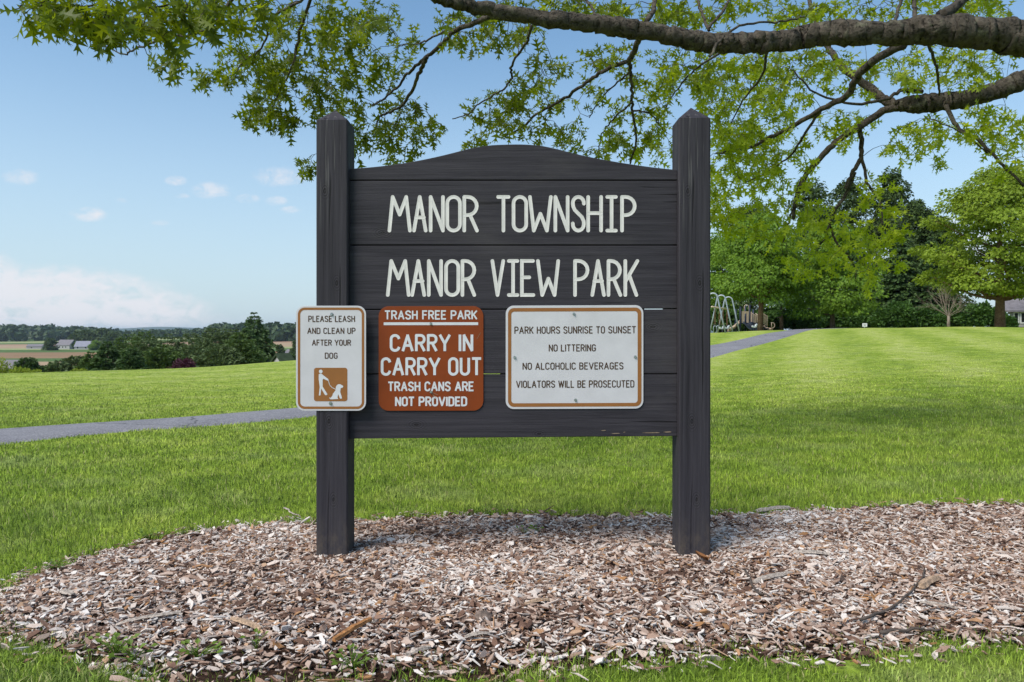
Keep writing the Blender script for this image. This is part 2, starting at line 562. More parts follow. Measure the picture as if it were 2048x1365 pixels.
def make_paint_wood(name, along):
    """charcoal paint over sawn timber, grain raised along one axis"""
    m, t = material(name)
    pos = t.n('ShaderNodeTexCoord').outputs['Object']
    sc = {'x': (1.6, 30, 70), 'z': (55, 55, 1.3)}[along]
    warp = t.noise(t.scaled(pos, {'x': (0.8, 4, 4), 'z': (4, 4, 0.8)}[along]), 1.0, 3.0)
    vec = t.n('ShaderNodeVectorMath', {0: t.scaled(pos, sc), 1: t.n('ShaderNodeCombineXYZ', {0: t.math('MULTIPLY', warp, 3.0), 1: t.math('MULTIPLY', warp, 3.0), 2: t.math('MULTIPLY', warp, 3.0)}).outputs[0]}, operation='ADD').outputs[0]
    grain = t.noise(vec, 1.0, 6.0, 0.65, 0.3)
    fine = t.noise(t.scaled(pos, {'x': (5, 120, 260), 'z': (240, 240, 4)}[along]), 1.0, 3.0, 0.6)
    wear = t.noise(t.scaled(pos, {'x': (1.2, 5, 9), 'z': (8, 8, 1.0)}[along]), 1.0, 5.0, 0.65)
    k = t.math('ADD', t.math('MULTIPLY', grain, 0.6), t.math('ADD', t.math('MULTIPLY', fine, 0.2), t.math('MULTIPLY', wear, 0.22)))
    c = t.ramp(k, [(0.30, (0.015, 0.013, 0.017)), (0.46, (0.032, 0.0285, 0.035)), (0.60, (0.046, 0.041, 0.0495)), (0.78, (0.073, 0.065, 0.073))])
    crack = t.mapr(t.noise(vec, 0.55, 2.0, 0.5), {'x': 0.70, 'z': 0.655}[along], {'x': 0.74, 'z': 0.70}[along], 0.0, 0.8)
    c = t.mix(crack, c, (0.006, 0.005, 0.006))
    sp = t.n('ShaderNodeSeparateXYZ', {0: pos})
    hk = None
    for kx, kz, kr in {'x': ((-.568, 1.445, .014), (.31, 1.30, .012), (-.20, 1.60, .012), (.62, 1.03, .012), (-.42, .60, .014), (.12, .56, .010)), 'z': ((-.012, .62, .013), (.022, 1.22, .013), (-.03, 1.62, .010), (.008, .28, .012))}[along]:
        ex, ez = t.math('SUBTRACT', sp.outputs[0], kx), t.math('SUBTRACT', sp.outputs[2], kz)
        st = (0.55, 1.0) if along == 'x' else (1.0, 0.55)
        r2 = t.math('ADD', t.math('POWER', t.math('MULTIPLY', ex, st[0]), 2.0), t.math('POWER', t.math('MULTIPLY', ez, st[1]), 2.0))
        rr = t.math('SQRT', r2)
        ring = t.math('MULTIPLY', t.math('SINE', t.math('ADD', t.math('MULTIPLY', rr, 900.0), t.math('MULTIPLY', warp, 9.0))), t.mapr(rr, kr * .6, kr * 2.6, 0.5, 0.0, True))
        core = t.mapr(rr, kr * .35, kr * .75, 0.8, 0.0, True)
        v = t.math('ADD', ring, core)
        hk = v if hk is None else t.math('ADD', hk, v)
    c = t.mix(t.mapr(hk, 0.0, 0.9, 0.0, 0.75), c, (0.012, 0.010, 0.011))
    fade = t.noise(t.scaled(pos, {'x': (0.9, 1, 2.5), 'z': (3, 3, 0.7)}[along]), 1.0, 6.0, 0.7)
    c = t.mix(t.mapr(fade, 0.52, 0.72, 0.0, 0.45), c, (0.085, 0.076, 0.074))
    if along == 'z':
        splash = t.math('MULTIPLY', t.mapr(sp.outputs[2], 0.02, 0.24, 0.75, 0.0, True), t.mapr(t.noise(t.scaled(pos, (26, 26, 14)), 1.0, 6.0, 0.75), 0.45, 0.65))
        c = t.mix(splash, c, (0.105, 0.083, 0.066))
        drip = t.math('MULTIPLY', t.mapr(t.noise(t.scaled(pos, (70, 70, 1.6)), 1.0, 3.0, 0.6), 0.60, 0.68, 0.0, 0.6), t.mapr(sp.outputs[2], 1.35, 1.85, 0.0, 1.0, True))
        c = t.mix(drip, c, (0.17, 0.16, 0.155))
    h = t.math('ADD', t.math('MULTIPLY', grain, 0.8), t.math('MULTIPLY', fine, 0.35))
    h = t.math('SUBTRACT', h, t.math('MULTIPLY', hk, 0.5))
    h = t.math('SUBTRACT', h, t.math('MULTIPLY', crack, 0.6))
    finish(t, c, 0.7, h, 0.5, 0.004, 0.16)
    return m


M_POST, M_BOARD = make_paint_wood("charcoal_paint_upright_grain", 'z'), make_paint_wood("charcoal_paint_level_grain", 'x')
M_ROUTED = plain("off_white_routed_paint", (0.655, 0.615, 0.59), 0.6, 0.10, 22.0)
M_PLATE = plain("white_sign_sheeting", (0.555, 0.53, 0.555), 0.45, 0.06, 9.0, 0.4)
M_OCHRE = plain("ochre_brown_sign_ink", (0.27, 0.105, 0.026), 0.5, 0.08, 14.0, 0.4)
M_RUST = plain("rust_brown_sign_sheeting", (0.205, 0.039, 0.0065), 0.5, 0.12, 7.0, 0.25)
M_INK = plain("dark_brown_sign_ink", (0.062, 0.030, 0.014), 0.5, 0.25, 60.0)
M_WHITE = plain("white_sign_ink", (0.60, 0.60, 0.625), 0.45, 0.04, 20.0)
M_STEEL = plain("galvanised_bolt_steel", (0.42, 0.43, 0.45), 0.35, 0.2, 90.0, 0.5, 0.9)
M_BARE = plain("bare_timber", (0.24, 0.175, 0.12), 0.8, 0.25, 40.0)

# ------------------------------------------------------------------ ground sheet, path, mulch bed
def axis(parts):
    out = []
    for a, b, n in parts:
        out += list(np.linspace(a, b, n, endpoint=False))
    out.append(parts[-1][1])
    return np.array(out)


def build_ground():
    xs = axis([(-9000, -1500, 12), (-1500, -300, 24), (-300, -80, 34), (-80, -20, 60), (-20, -6, 50), (-6, 6, 80), (6, 34, 110), (34, 80, 46), (80, 300, 34), (300, 1500, 24), (1500, 9000, 12)])
    ys = axis([(-300, -20, 12), (-20, 0, 12), (0, 8, 60), (8, 30, 90), (30, 60, 90), (60, 120, 40), (120, 400, 50), (400, 2000, 60), (2000, 9000, 14)])
    X, Y = np.meshgrid(xs, ys)
    Z = ground(X, Y)
    V = np.stack([X, Y, Z], -1).reshape(-1, 3)
    nx, ny = len(xs), len(ys)
    i, j = np.meshgrid(np.arange(nx - 1), np.arange(ny - 1))
    a = (j * nx + i).ravel()
    idx = np.stack([a, a + 1, a + nx + 1, a + nx], -1)
    o = fast_mesh("ground", V, np.full(len(a), 4), idx, M_GROUND, smooth=True)
    tag(o, "mown green lawn falling away to farm fields", "ground", kind="structure")


build_ground()

_near = [cast(*p) for p in [(-300, 940), (-150, 914), (0, 893), (125, 878), (250, 866), (375, 857.5), (500, 848), (632, 835), (800, 822), (1000, 795), (1200, 758), (1421, 718), (1500, 696), (1580, 674)]] + [(14.6, 35.6), (17.0, 39.5), (22.0, 46.0)]
_far = [cast(*p) for p in [(-300, 884), (-150, 870), (0, 859), (125, 851), (250, 843.5), (375, 835.5), (500, 825), (594, 817), (800, 797), (1000, 768), (1200, 733), (1421, 690), (1500, 674), (1560, 664)]] + [(13.9, 37.2), (16.0, 41.0), (20.5, 47.5)]


def resample(p, n):
    p = np.array(p)
    t = np.linspace(0, 1, len(p))
    s = np.linspace(0, 1, n)
    return np.stack([pchip(t, p[:, 0], s), pchip(t, p[:, 1], s)], -1)


PN, PF = resample(_near, 260), resample(_far, 260)
PN_, PF_ = np.concatenate([[PN[0] + (PN[0] - PN[8]) * 12], PN]), np.concatenate([[PF[0] + (PF[0] - PF[8]) * 12], PF])


def build_path():
    W = 9
    rows = []
    for k in range(W):
        t = k / (W - 1)
        p = PN_ * (1 - t) + PF_ * t
        crown = 0.016 + 0.012 * math.sin(math.pi * t)
        lift = 0.0004 * p[:, 1]
        if k in (0, W - 1): crown, lift = -0.02, 0.0
        rows.append(np.stack([p[:, 0], p[:, 1], ground(p[:, 0], p[:, 1]) + crown + lift], -1))
    R = np.array(rows)
    n = R.shape[1]
    V = R.reshape(-1, 3)
    fs = [(k * n + i, k * n + i + 1, (k + 1) * n + i + 1, (k + 1) * n + i) for k in range(W - 1) for i in range(n - 1)]
    fs = [f[::-1] for f in fs] if False else fs
    o = fast_mesh("path", V, np.full(len(fs), 4), np.array(fs), M_PATH, smooth=True)
    tag(o, "grey asphalt footpath curving across the lawn behind the sign", "path", kind="structure")


build_path()
PATH_POLY = np.concatenate([PN_, PF_[::-1]])


def inside(poly, x, y):
    x, y = np.asarray(x), np.asarray(y)
    c = np.zeros(x.shape, bool)
    n = len(poly)
    for i in range(n):
        x1, y1 = poly[i]; x2, y2 = poly[i - 1]
        if y1 == y2: continue
        hit = ((y1 > y) != (y2 > y)) & (x < (x2 - x1) * (y - y1) / (y2 - y1) + x1)
        c ^= hit
    return c


def flat(px, py):
    Y = (EYE - 0.02) * F / (py - HZ)
    return ((px - 1024) / F * Y, Y)


_back = [(-330, 1215), (-180, 1200), (-60, 1185), (0, 1174), (60, 1152), (170, 1112), (290, 1082), (420, 1057), (560, 1045), (700, 1042), (860, 1032), (1000, 1029), (1200, 1030), (1340, 1030), (1500, 1025), (1620, 1020), (1750, 1011), (1900, 1005), (2048, 1005), (2300, 1012), (2600, 1060)]
_front = [(2600, 1240), (2300, 1270), (2120, 1292), (2048, 1296), (1960, 1276), (1900, 1268), (1800, 1294), (1650, 1314), (1500, 1308), (1300, 1318), (1150, 1324), (1000, 1352), (850, 1350), (700, 1372), (500, 1392), (350, 1384), (230, 1340), (110, 1294), (0, 1262), (-180, 1240), (-330, 1230)]
BED = np.array([flat(*p) for p in _back + _front])


def _densify(poly, step=0.04, amp=0.018):
    out = []
    n = len(poly)
    rng = np.random.default_rng(4)
    for i in range(n):
        a, b = np.array(poly[i]), np.array(poly[(i + 1) % n])
        k = max(1, int(np.linalg.norm(b - a) / step))
        for j in range(k):
            p = a + (b - a) * j / k
            out.append(p + rng.normal(0, amp, 2))
    return np.array(out)


BED_EDGE = _densify(BED)


def edge_dist(x, y):
    """distance to the bed's outline (coarse)"""
    P = BED_EDGE[::3]
    out = np.empty(len(x))
    for s in range(0, len(x), 20000):
        d = (x[s:s + 20000, None] - P[None, :, 0]) ** 2 + (y[s:s + 20000, None] - P[None, :, 1]) ** 2
        out[s:s + 20000] = np.sqrt(d.min(1))
    return out


def bed_height(x, y, d=None):
    if d is None: d = edge_dist(x, y)
    return ground(x, y) + 0.012 * np.clip(d / 0.3, 0, 1) ** 0.7 + 0.008 * np.sin(x * 4.1 + 1) * np.sin(y * 5.3) * np.clip(d / 0.3, 0, 1)


def build_bed():
    xs, ys = np.arange(-3.0, 4.6, 0.03), np.arange(1.85, 4.5, 0.03)
    X, Y = np.meshgrid(xs, ys)
    x, y = X.ravel(), Y.ravel()
    ins = inside(BED_EDGE, x, y)
    d = edge_dist(x, y)
    z = np.where(ins, bed_height(x, y, d) + 0.004, ground(x, y) - 0.01 - 0.0 * d)
    keep = (ins | (d < 0.05)).reshape(X.shape)
    q = keep[:-1, :-1] & keep[1:, :-1] & keep[:-1, 1:] & keep[1:, 1:]
    j, i = np.nonzero(q)
    nx = len(xs)
    a = j * nx + i
    idx = np.stack([a, a + 1, a + nx + 1, a + nx], -1)
    used, inv = np.unique(idx, return_inverse=True)
    V = np.stack([x, y, z], -1)[used]
    o = fast_mesh("mulch_bed", V, np.full(len(a), 4), inv.reshape(-1, 4), M_SOIL, smooth=True)
    tag(o, "dark mulch bed round the feet of the wooden sign", "mulch bed", kind="structure")


build_bed()


# ------------------------------------------------------------------ wood chips (uncountable): one object
def euler_mats(rx, ry, rz):
    cx, sx, cy, sy, cz, sz = np.cos(rx), np.sin(rx), np.cos(ry), np.sin(ry), np.cos(rz), np.sin(rz)
    R = np.empty((len(rx), 3, 3))
    R[:, 0, 0] = cz * cy; R[:, 0, 1] = cz * sy * sx - sz * cx; R[:, 0, 2] = cz * sy * cx + sz * sx
    R[:, 1, 0] = sz * cy; R[:, 1, 1] = sz * sy * sx + cz * cx; R[:, 1, 2] = sz * sy * cx - cz * sx
    R[:, 2, 0] = -sy; R[:, 2, 1] = cy * sx; R[:, 2, 2] = cy * cx
    return R


def build_chips():
    rng = np.random.default_rng(11)
    N = 190000
    Y = np.sqrt(rng.uniform(1.9 ** 2, 4.5 ** 2, N)) * 0.55 + rng.uniform(1.9, 4.5, N) * 0.45
    X = rng.uniform(-1.12, 1.12, N) * Y + rng.normal(0, 0.05, N)
    keep = inside(BED_EDGE, X, Y)
    stray = (~keep) & (edge_dist(X, Y) < 0.09) & (rng.random(N) < 0.22)
    k = keep | stray
    X, Y = X[k], Y[k]
    N = len(X)
    d = edge_dist(X, Y)
    L = np.clip(rng.lognormal(-3.95, 0.52, N), 0.006, 0.085)
    big = rng.random(N) < 0.02
    L = np.where(big, L * 1.5, L)
    W = np.clip(L * rng.uniform(0.16, 0.62, N), 0.0034, 0.020)
    stringy = rng.random(N) < 0.07
    L = np.where(stringy, L * 1.7, L); W = np.where(stringy, W * 0.35, W)
    T = rng.uniform(0.0014, 0.0050, N)
    Z = bed_height(X, Y, d) + rng.uniform(0.0, 0.024, N) * np.clip(d / 0.06, 0.25, 1)
    rz = rng.normal(0.0, 1.05, N) + math.pi * (rng.random(N) < 0.5)
    R = euler_mats(rng.normal(0, 0.50, N), rng.normal(0, 0.28, N), rz)
    # template: a splinter, 10 verts: pointed-ish ends, bent at the middle
    base = np.array([[-.5, -.30, -.5], [-.5, .30, -.5], [-.5, .30, .5], [-.5, -.30, .5],
                     [0, -.5, -.5], [0, .5, -.5], [0, .5, .5], [0, -.5, .5],
                     [.5, -.25, -.5], [.5, .25, -.5], [.5, .25, .5], [.5, -.25, .5]])
    fs = [(0, 1, 2, 3), (0, 4, 5, 1), (1, 5, 6, 2), (2, 6, 7, 3), (3, 7, 4, 0), (4, 8, 9, 5), (5, 9, 10, 6), (6, 10, 11, 7), (7, 11, 8, 4), (11, 10, 9, 8)]
    P = np.tile(base[None], (N, 1, 1))
    P[:, :, 0] += rng.normal(0, 0.09, (N, 1)) * (np.abs(base[None, :, 1]) > .2) * np.sign(base[None, :, 1]) * (np.abs(base[None, :, 0]) > .1)
    P[:, 0:4, 1] *= rng.uniform(0.15, 1.5, (N, 1)); P[:, 8:12, 1] *= rng.uniform(0.15, 1.6, (N, 1))
    P[:, 4:8, 0] += rng.normal(0, 0.12, (N, 1)); P[:, 4:8, 1] += rng.normal(0, 0.16, (N, 1))
    P *= np.stack([L, W, T], -1)[:, None, :]
    P[:, 4:8, 2] += (rng.normal(0, 0.06, N) * L)[:, None]
    P = np.einsum('nij,nkj->nki', R, P) + np.stack([X, Y, Z], -1)[:, None, :]
    sz, idx = repeat_faces(12, fs, N)
    o = fast_mesh("wood_chips", P.reshape(-1, 3), sz, idx, M_CHIP)
    tag(o, "weathered brown and grey wood chips covering the bed", "wood chips", kind="stuff")


build_chips()


# ------------------------------------------------------------------ grass blades (uncountable): one object
def build_grass():
    rng = np.random.default_rng(5)
    Xs, Ys = [], []
    # near strip in front of the bed, thinning into it
    n = 82000
    y = rng.uniform(1.75, 2.75, n); x = rng.uniform(-1.15, 1.15, n) * y
    Xs.append(x); Ys.append(y)
    n = 620000                                            # lawn behind: density falls with distance
    t = rng.random(n)
    e = -0.62
    y = (2.6 ** (1 + e) + t * (30.0 ** (1 + e) - 2.6 ** (1 + e))) ** (1 / (1 + e))
    x = rng.uniform(-1.0, 1.0, n) * y
    Xs.append(x); Ys.append(y)
    X, Y = np.concatenate(Xs), np.concatenate(Ys)
    near = np.arange(len(X)) < 82000
    inb = inside(BED_EDGE, X, Y)
    d = edge_dist(X, Y)
    nz = np.sin(X * 9.1 + 2) * np.sin(Y * 13.7 + X * 3) + np.sin(X * 23.0 + 1.0) * 0.5
    front = inb & (Y < 2.75) & (d < 0.15 + 0.09 * nz) & (rng.random(len(X)) < 0.55 * np.clip(1 - d / 0.22, 0, 1) ** 1.5)
    edge = inb & (Y >= 2.75) & (d < 0.025)
    keep = (~inb) | front | edge
    wob = 0.055 + 0.085 * np.sin(X * 7.3 + np.sin(Y * 5.1)) * np.sin(Y * 6.7)
    deep = inside(PATH_POLY, X, Y)
    pe = np.concatenate([PN_[::2], PF_[::2]])
    nearp = np.zeros(len(X), bool)
    ii = np.nonzero(deep)[0]
    for s in range(0, len(ii), 20000):
        q = ii[s:s + 20000]
        dd = np.sqrt(((X[q, None] - pe[None, :, 0]) ** 2 + (Y[q, None] - pe[None, :, 1]) ** 2).min(1))
        nearp[q] = dd < wob[q] + 0.03
    keep &= (~deep) | nearp
    keep &= ~(near & (Y > 2.35) & ~inb & (X > -1.2))
    keep &= ~(near & ~inb & (nz < -0.95) & (d < 0.12))
    keep &= rng.random(len(X)) > np.clip((Y - 9) / 21.0, 0, 1) ** 0.8
    X, Y, d = X[keep], Y[keep], d[keep]
    N = len(X)
    tuft = 0.5 + 0.5 * np.sin(X * 5.3 + np.sin(Y * 4.1) * 1.7) * np.sin(Y * 6.1 + np.sin(X * 3.7) * 2.1)
    H = rng.uniform(0.022, 0.048, N) * (0.8 + 0.45 * tuft)
    H *= 1.0 + 0.75 * np.exp(-d / 0.07) * (Y > 3.0)
    H = np.where(Y < 2.7, H * 0.9, H)
    H *= 1.0 - 0.6 * np.clip((Y - 5) / 11, 0, 1)
    Wd = rng.uniform(0.0011, 0.0022, N) * np.maximum(1.0, (Y / 3.4) ** 0.8)
    a = rng.uniform(0, 2 * math.pi, N)
    lean = np.abs(rng.normal(0.45, 0.42, N)) * H
    b = rng.uniform(0, 2 * math.pi, N)
    lx, ly = np.cos(b) * lean, np.sin(b) * lean
    wx, wy = np.cos(a) * Wd, np.sin(a) * Wd
    Z = ground(X, Y) - 0.004
    V = np.empty((N, 5, 3))
    V[:, 0] = np.stack([X - wx, Y - wy, Z], -1)
    V[:, 1] = np.stack([X + wx, Y + wy, Z], -1)
    V[:, 2] = np.stack([X + wx * .8 + lx * .35, Y + wy * .8 + ly * .35, Z + H * .58], -1)
    V[:, 3] = np.stack([X - wx * .8 + lx * .35, Y - wy * .8 + ly * .35, Z + H * .58], -1)
    V[:, 4] = np.stack([X + lx, Y + ly, Z + H * (1 - 0.25 * np.clip(lean / H, 0, 1))], -1)
    sz, idx = repeat_faces(5, [(0, 1, 2, 3), (3, 2, 4)], N)
    o = fast_mesh("grass", V.reshape(-1, 3), sz, idx, M_BLADE)
    tag(o, "short green lawn grass with paler dry blades", "grass", kind="stuff")


build_grass()

# ------------------------------------------------------------------ stroke lettering
def arcp(cx, cy, rx, ry, a0, a1, n=7):
    return [(cx + rx * math.cos(rad(a0 + (a1 - a0) * i / n)), cy + ry * math.sin(rad(a0 + (a1 - a0) * i / n))) for i in range(n + 1)]


def glyph(ch, narrow=False):
    """strokes of a capital in a box 0..w x 0..1, centre lines; returns (w, strokes)"""
    w = 0.46
    r = 0.2
    def bowl(y0, y1, x1=w):
        ry = (y1 - y0) / 2
        rr = min(ry, 0.22)
        return [(0, y1)] + arcp(x1 - rr, y1 - rr, rr, rr, 90, 0, 5) + arcp(x1 - rr, y0 + rr, rr, rr, 0, -90, 5) + [(0, y0)]
    def oval(x1=w):
        rx = x1 / 2
        return arcp(rx, 1 - rx, rx, rx, 0, 180, 10) + arcp(rx, rx, rx, rx, 180, 360, 10) + [(x1, 1 - rx)]
    G = {
        'A': (0.54, [[(0, 0), (.27, 1)], [(.27, 1), (.54, 0)], [(.10, .33), (.44, .33)]]),
        'B': (w, [[(0, 0), (0, 1)], bowl(.53, 1, w - .02), bowl(0, .53)]),
        'C': (w, [arcp(w / 2, 1 - w / 2, w / 2, w / 2, 10, 180, 8) + arcp(w / 2, w / 2, w / 2, w / 2, 180, 350, 8)]),
        'D': (w, [[(0, 0), (0, 1)], bowl(0, 1)]),
        'E': (.40, [[(.40, 1), (0, 1), (0, 0), (.40, 0)], [(0, .52), (.33, .52)]]),
        'F': (.40, [[(.40, 1), (0, 1), (0, 0)], [(0, .52), (.33, .52)]]),
        'G': (w, [arcp(w / 2, 1 - w / 2, w / 2, w / 2, 10, 180, 8) + arcp(w / 2, w / 2, w / 2, w / 2, 180, 360, 8) + [(w, .46), (w * .58, .46)]]),
        'H': (w, [[(0, 0), (0, 1)], [(w, 0), (w, 1)], [(0, .51), (w, .51)]]),
        'I': (0.0, [[(0, 0), (0, 1)]]),
        'K': (w, [[(0, 0), (0, 1)], [(w, 1), (0, .36)], [(.15, .55), (w, 0)]]),
        'L': (.38, [[(0, 1), (0, 0), (.38, 0)]]),
        'M': (.6, [[(0, 0), (0, 1)], [(0, 1), (.3, .2)], [(.3, .2), (.6, 1)], [(.6, 1), (.6, 0)]]),
        'N': (w, [[(0, 0), (0, 1)], [(0, 1), (w, 0)], [(w, 0), (w, 1)]]),
        'O': (w, [oval()]),
        'P': (w, [[(0, 0), (0, 1)], bowl(.46, 1)]),
        'R': (w, [[(0, 0), (0, 1)], bowl(.49, 1), [(w * .5, .49), (w, 0)]]),
        'S': (w, [arcp(w / 2, .76, w / 2, .24, 15, 180, 8) + [(.01, .70), (.06, .61), (w - .06, .42), (w - .01, .33)] + arcp(w / 2, .24, w / 2, .24, 0, -165, 8)]),
        'T': (w, [[(0, 1), (w, 1)], [(w / 2, 1), (w / 2, 0)]]),
        'U': (w, [[(0, 1)] + arcp(w / 2, w / 2, w / 2, w / 2, 180, 360, 10) + [(w, 1)]]),
        'V': (.54, [[(0, 1), (.27, 0)], [(.27, 0), (.54, 1)]]),
        'W': (.74, [[(0, 1), (.18, 0)], [(.18, 0), (.37, .95)], [(.37, .95), (.56, 0)], [(.56, 0), (.74, 1)]]),
        'Y': (.54, [[(0, 1), (.27, .45)], [(.54, 1), (.27, .45)], [(.27, .45), (.27, 0)]]),
    }
    return G[ch]


def ribbon(mb, pts, half, y, lift=0.0, cap='butt', groove=0.0, depth=0.0):
    """flat stroke in the XZ plane facing -Y at depth y; groove>0 makes a hollow cross-section"""
    P = np.asarray(pts, float)
    keep = np.r_[True, np.linalg.norm(np.diff(P, axis=0), axis=1) > 1e-7]
    P = P[keep]
    n = len(P)
    d = np.diff(P, axis=0)
    d /= np.linalg.norm(d, axis=1)[:, None]
    closed = np.linalg.norm(P[0] - P[-1]) < 1e-6 and n > 3
    if cap == 'butt' and not closed:
        P[0] -= d[0] * half * 0.55; P[-1] += d[-1] * half * 0.55
    nr = np.stack([-d[:, 1], d[:, 0]], -1)
    off = np.empty((n, 2))
    for i in range(n):
        if i == 0: m = nr[0] if not closed else (nr[0] + nr[-1])
        elif i == n - 1: m = nr[-1] if not closed else (nr[0] + nr[-1])
        else: m = nr[i - 1] + nr[i]
        L = np.linalg.norm(m)
        m = m / (L + 1e-9)
        ref = nr[min(i, n - 2)]
        off[i] = m / max(np.dot(m, ref), 0.5)
    yl = y - lift
    V, f = [], []
    for i in range(n):
        a, b = P[i] + off[i] * half, P[i] - off[i] * half
        V += [(a[0], yl, a[1]), (P[i][0], yl + groove, P[i][1]), (b[0], yl, b[1])]
        if depth: V += [(a[0], yl + depth, a[1]), (b[0], yl + depth, b[1])]
    s = 5 if depth else 3
    for i in range(n - 1):
        k = i * s
        f += [(k, k + 1, k + s + 1, k + s), (k + 1, k + 2, k + s + 2, k + s + 1)]
        if depth: f += [(k + 3, k, k + s, k + s + 3), (k + 2, k + 4, k + s + 4, k + s + 2)]
    mb.add(V, f)
    if cap == 'round' and not closed:
        for e, dd in ((0, -d[0]), (n - 1, d[-1])):
            a0 = math.atan2(dd[1], dd[0])
            ring = [(P[e][0] + half * math.cos(a0 + t), yl, P[e][1] + half * math.sin(a0 + t)) for t in np.linspace(-math.pi / 2, math.pi / 2, 9)]
            V = [(P[e][0], yl + groove, P[e][1])] + ring
            f = [(0, i + 1, i) for i in range(1, 9)]
            if depth:
                V += [(x, yl + depth, z) for x, _, z in ring]
                f += [(i, i + 1, i + 10, i + 9) for i in range(1, 9)]
            mb.add(V, f)


def px_plane(px, py, y):
    return ((px - 1024) / F * y, EYE - (py - HZ) / F * y)


def text_line(mb, text, x0, x1, ytop, ybot, y, stroke_px, slope=0.0, lift=0.0):
    """a line of lettering filling photo columns x0..x1 between rows ytop..ybot on the sheet at depth y"""
    gap, space = 0.24, 0.62
    adv, placed = 0.0, []
    for ch in text:
        if ch == ' ':
            adv += space - gap
            continue
        w, st = glyph(ch)
        placed.append((adv, w, st))
        adv += w + gap
    total = adv - gap
    hs = stroke_px / 2
    sx = (x1 - x0 - 2 * hs) / total
    h = ybot - ytop - 2 * hs
    k = 0
    for a, w, st in placed:
        for s in st:
            pts = []
            for gx, gy in s:
                px = x0 + hs + (a + gx) * sx
                py = ybot - hs - gy * h + slope * (px - (x0 + x1) / 2)
                pts.append(px_plane(px, py, y))
            k += 1
            ribbon(mb, pts, hs / F * y, y, lift + 0.00003 * (k % 7), 'butt')


def line_part(root, mat, *a):
    mb = MB()
    text_line(mb, *a)
    return mb.build("lettering", mat, root)


def rounded(x0, x1, y0, y1, r, n=7):
    """photo-pixel rounded rectangle (y down), counter-clockwise list"""
    p = []
    for cx, cy, a in ((x1 - r, y0 + r, -90), (x1 - r, y1 - r, 0), (x0 + r, y1 - r, 90), (x0 + r, y0 + r, 180)):
        for i in range(n + 1):
            t = rad(a + 90 * i / n)
            p.append((cx + r * math.cos(t), cy + r * math.sin(t)))
    return p


def sheet_poly(mb, pts, y, thick):
    n = len(pts)
    V = [(*(lambda q: (q[0], y, q[1]))(px_plane(a, b, y)),) for a, b in pts] + [(*(lambda q: (q[0], y + thick, q[1]))(px_plane(a, b, y)),) for a, b in pts]
    f = [tuple(range(n))[::-1], tuple(range(n, 2 * n))] + [(i, (i + 1) % n, n + (i + 1) % n, n + i) for i in range(n)]
    mb.add(V, f)


def ring_poly(mb, outer, inner, y):
    n = len(outer)
    V = [(px_plane(a, b, y)[0], y, px_plane(a, b, y)[1]) for a, b in outer + inner]
    mb.add(V, [(i, n + i, n + (i + 1) % n, (i + 1) % n) for i in range(n)])


def skew(pts, cx, k):
    return [(x, y + k * (x - cx)) for x, y in pts]


# ------------------------------------------------------------------ the park sign
YP, YB = 3.15, 3.188          # front of the posts, front of the boards
PW = 0.138


def build_post(px0, zsh, zap, parent, lean=0.0):
    x0 = (px0 - 1024) / F * YP
    xc = x0 + PW / 2
    yc = YP + PW / 2
    zs = EYE - (zsh - HZ) / F * YP
    za = EYE - (zap - HZ) / F * (YP + PW / 2)
    h = PW / 2
    c = 0.006
    ring = [(-h + c, -h), (h - c, -h), (h, -h + c), (h, h - c), (h - c, h), (-h + c, h), (-h, h - c), (-h, -h + c)]
    V, zz = [], [-0.25, 0.0, 0.4, 0.8, 1.2, zs - 0.02, zs]
    for z in zz:
        V += [(x, y, z) for x, y in ring]
    V.append((0, 0, za))
    n = len(zz)
    f = []
    for i in range(n - 1):
        for k in range(8):
            f.append((i * 8 + k, i * 8 + (k + 1) % 8, (i + 1) * 8 + (k + 1) % 8, (i + 1) * 8 + k))
    for k in range(8):
        f.append(((n - 1) * 8 + k, (n - 1) * 8 + (k + 1) % 8, n * 8))
    f.append(tuple(range(8))[::-1])
    mb = MB().add(V, f)
    o = mb.build("post", M_POST, parent, loc=(xc, yc, 0))
    return o


def build_board(parent, top, bot, bl, br):
    """plank between two lists of (px,py) edges at the board plane"""
    xl, xr = -0.7145, 0.7262
    t = [(min(max(px_plane(a, b, YB)[0], xl), xr), px_plane(a, b, YB)[1]) for a, b in top]
    b = [(min(max(px_plane(p, q, YB)[0], xl), xr), px_plane(p, q, YB)[1]) for p, q in bot]
    poly = t + b[::-1]
    n = len(poly)
    TH = 0.04
    V = [(x, 0, z) for x, z in poly] + [(x, TH, z) for x, z in poly]
    f = [tuple(range(n))[::1], tuple(range(n, 2 * n))[::-1]] + [((i + 1) % n, i, n + i, n + (i + 1) % n) for i in range(n)]
    return MB().add(V, f).build("board", M_BOARD, parent, bevel=0.0025, loc=(0, YB, 0))


def zx(points):
    return [(600 + x / 2.438, 200 + y / 2.438) for x, y in points]


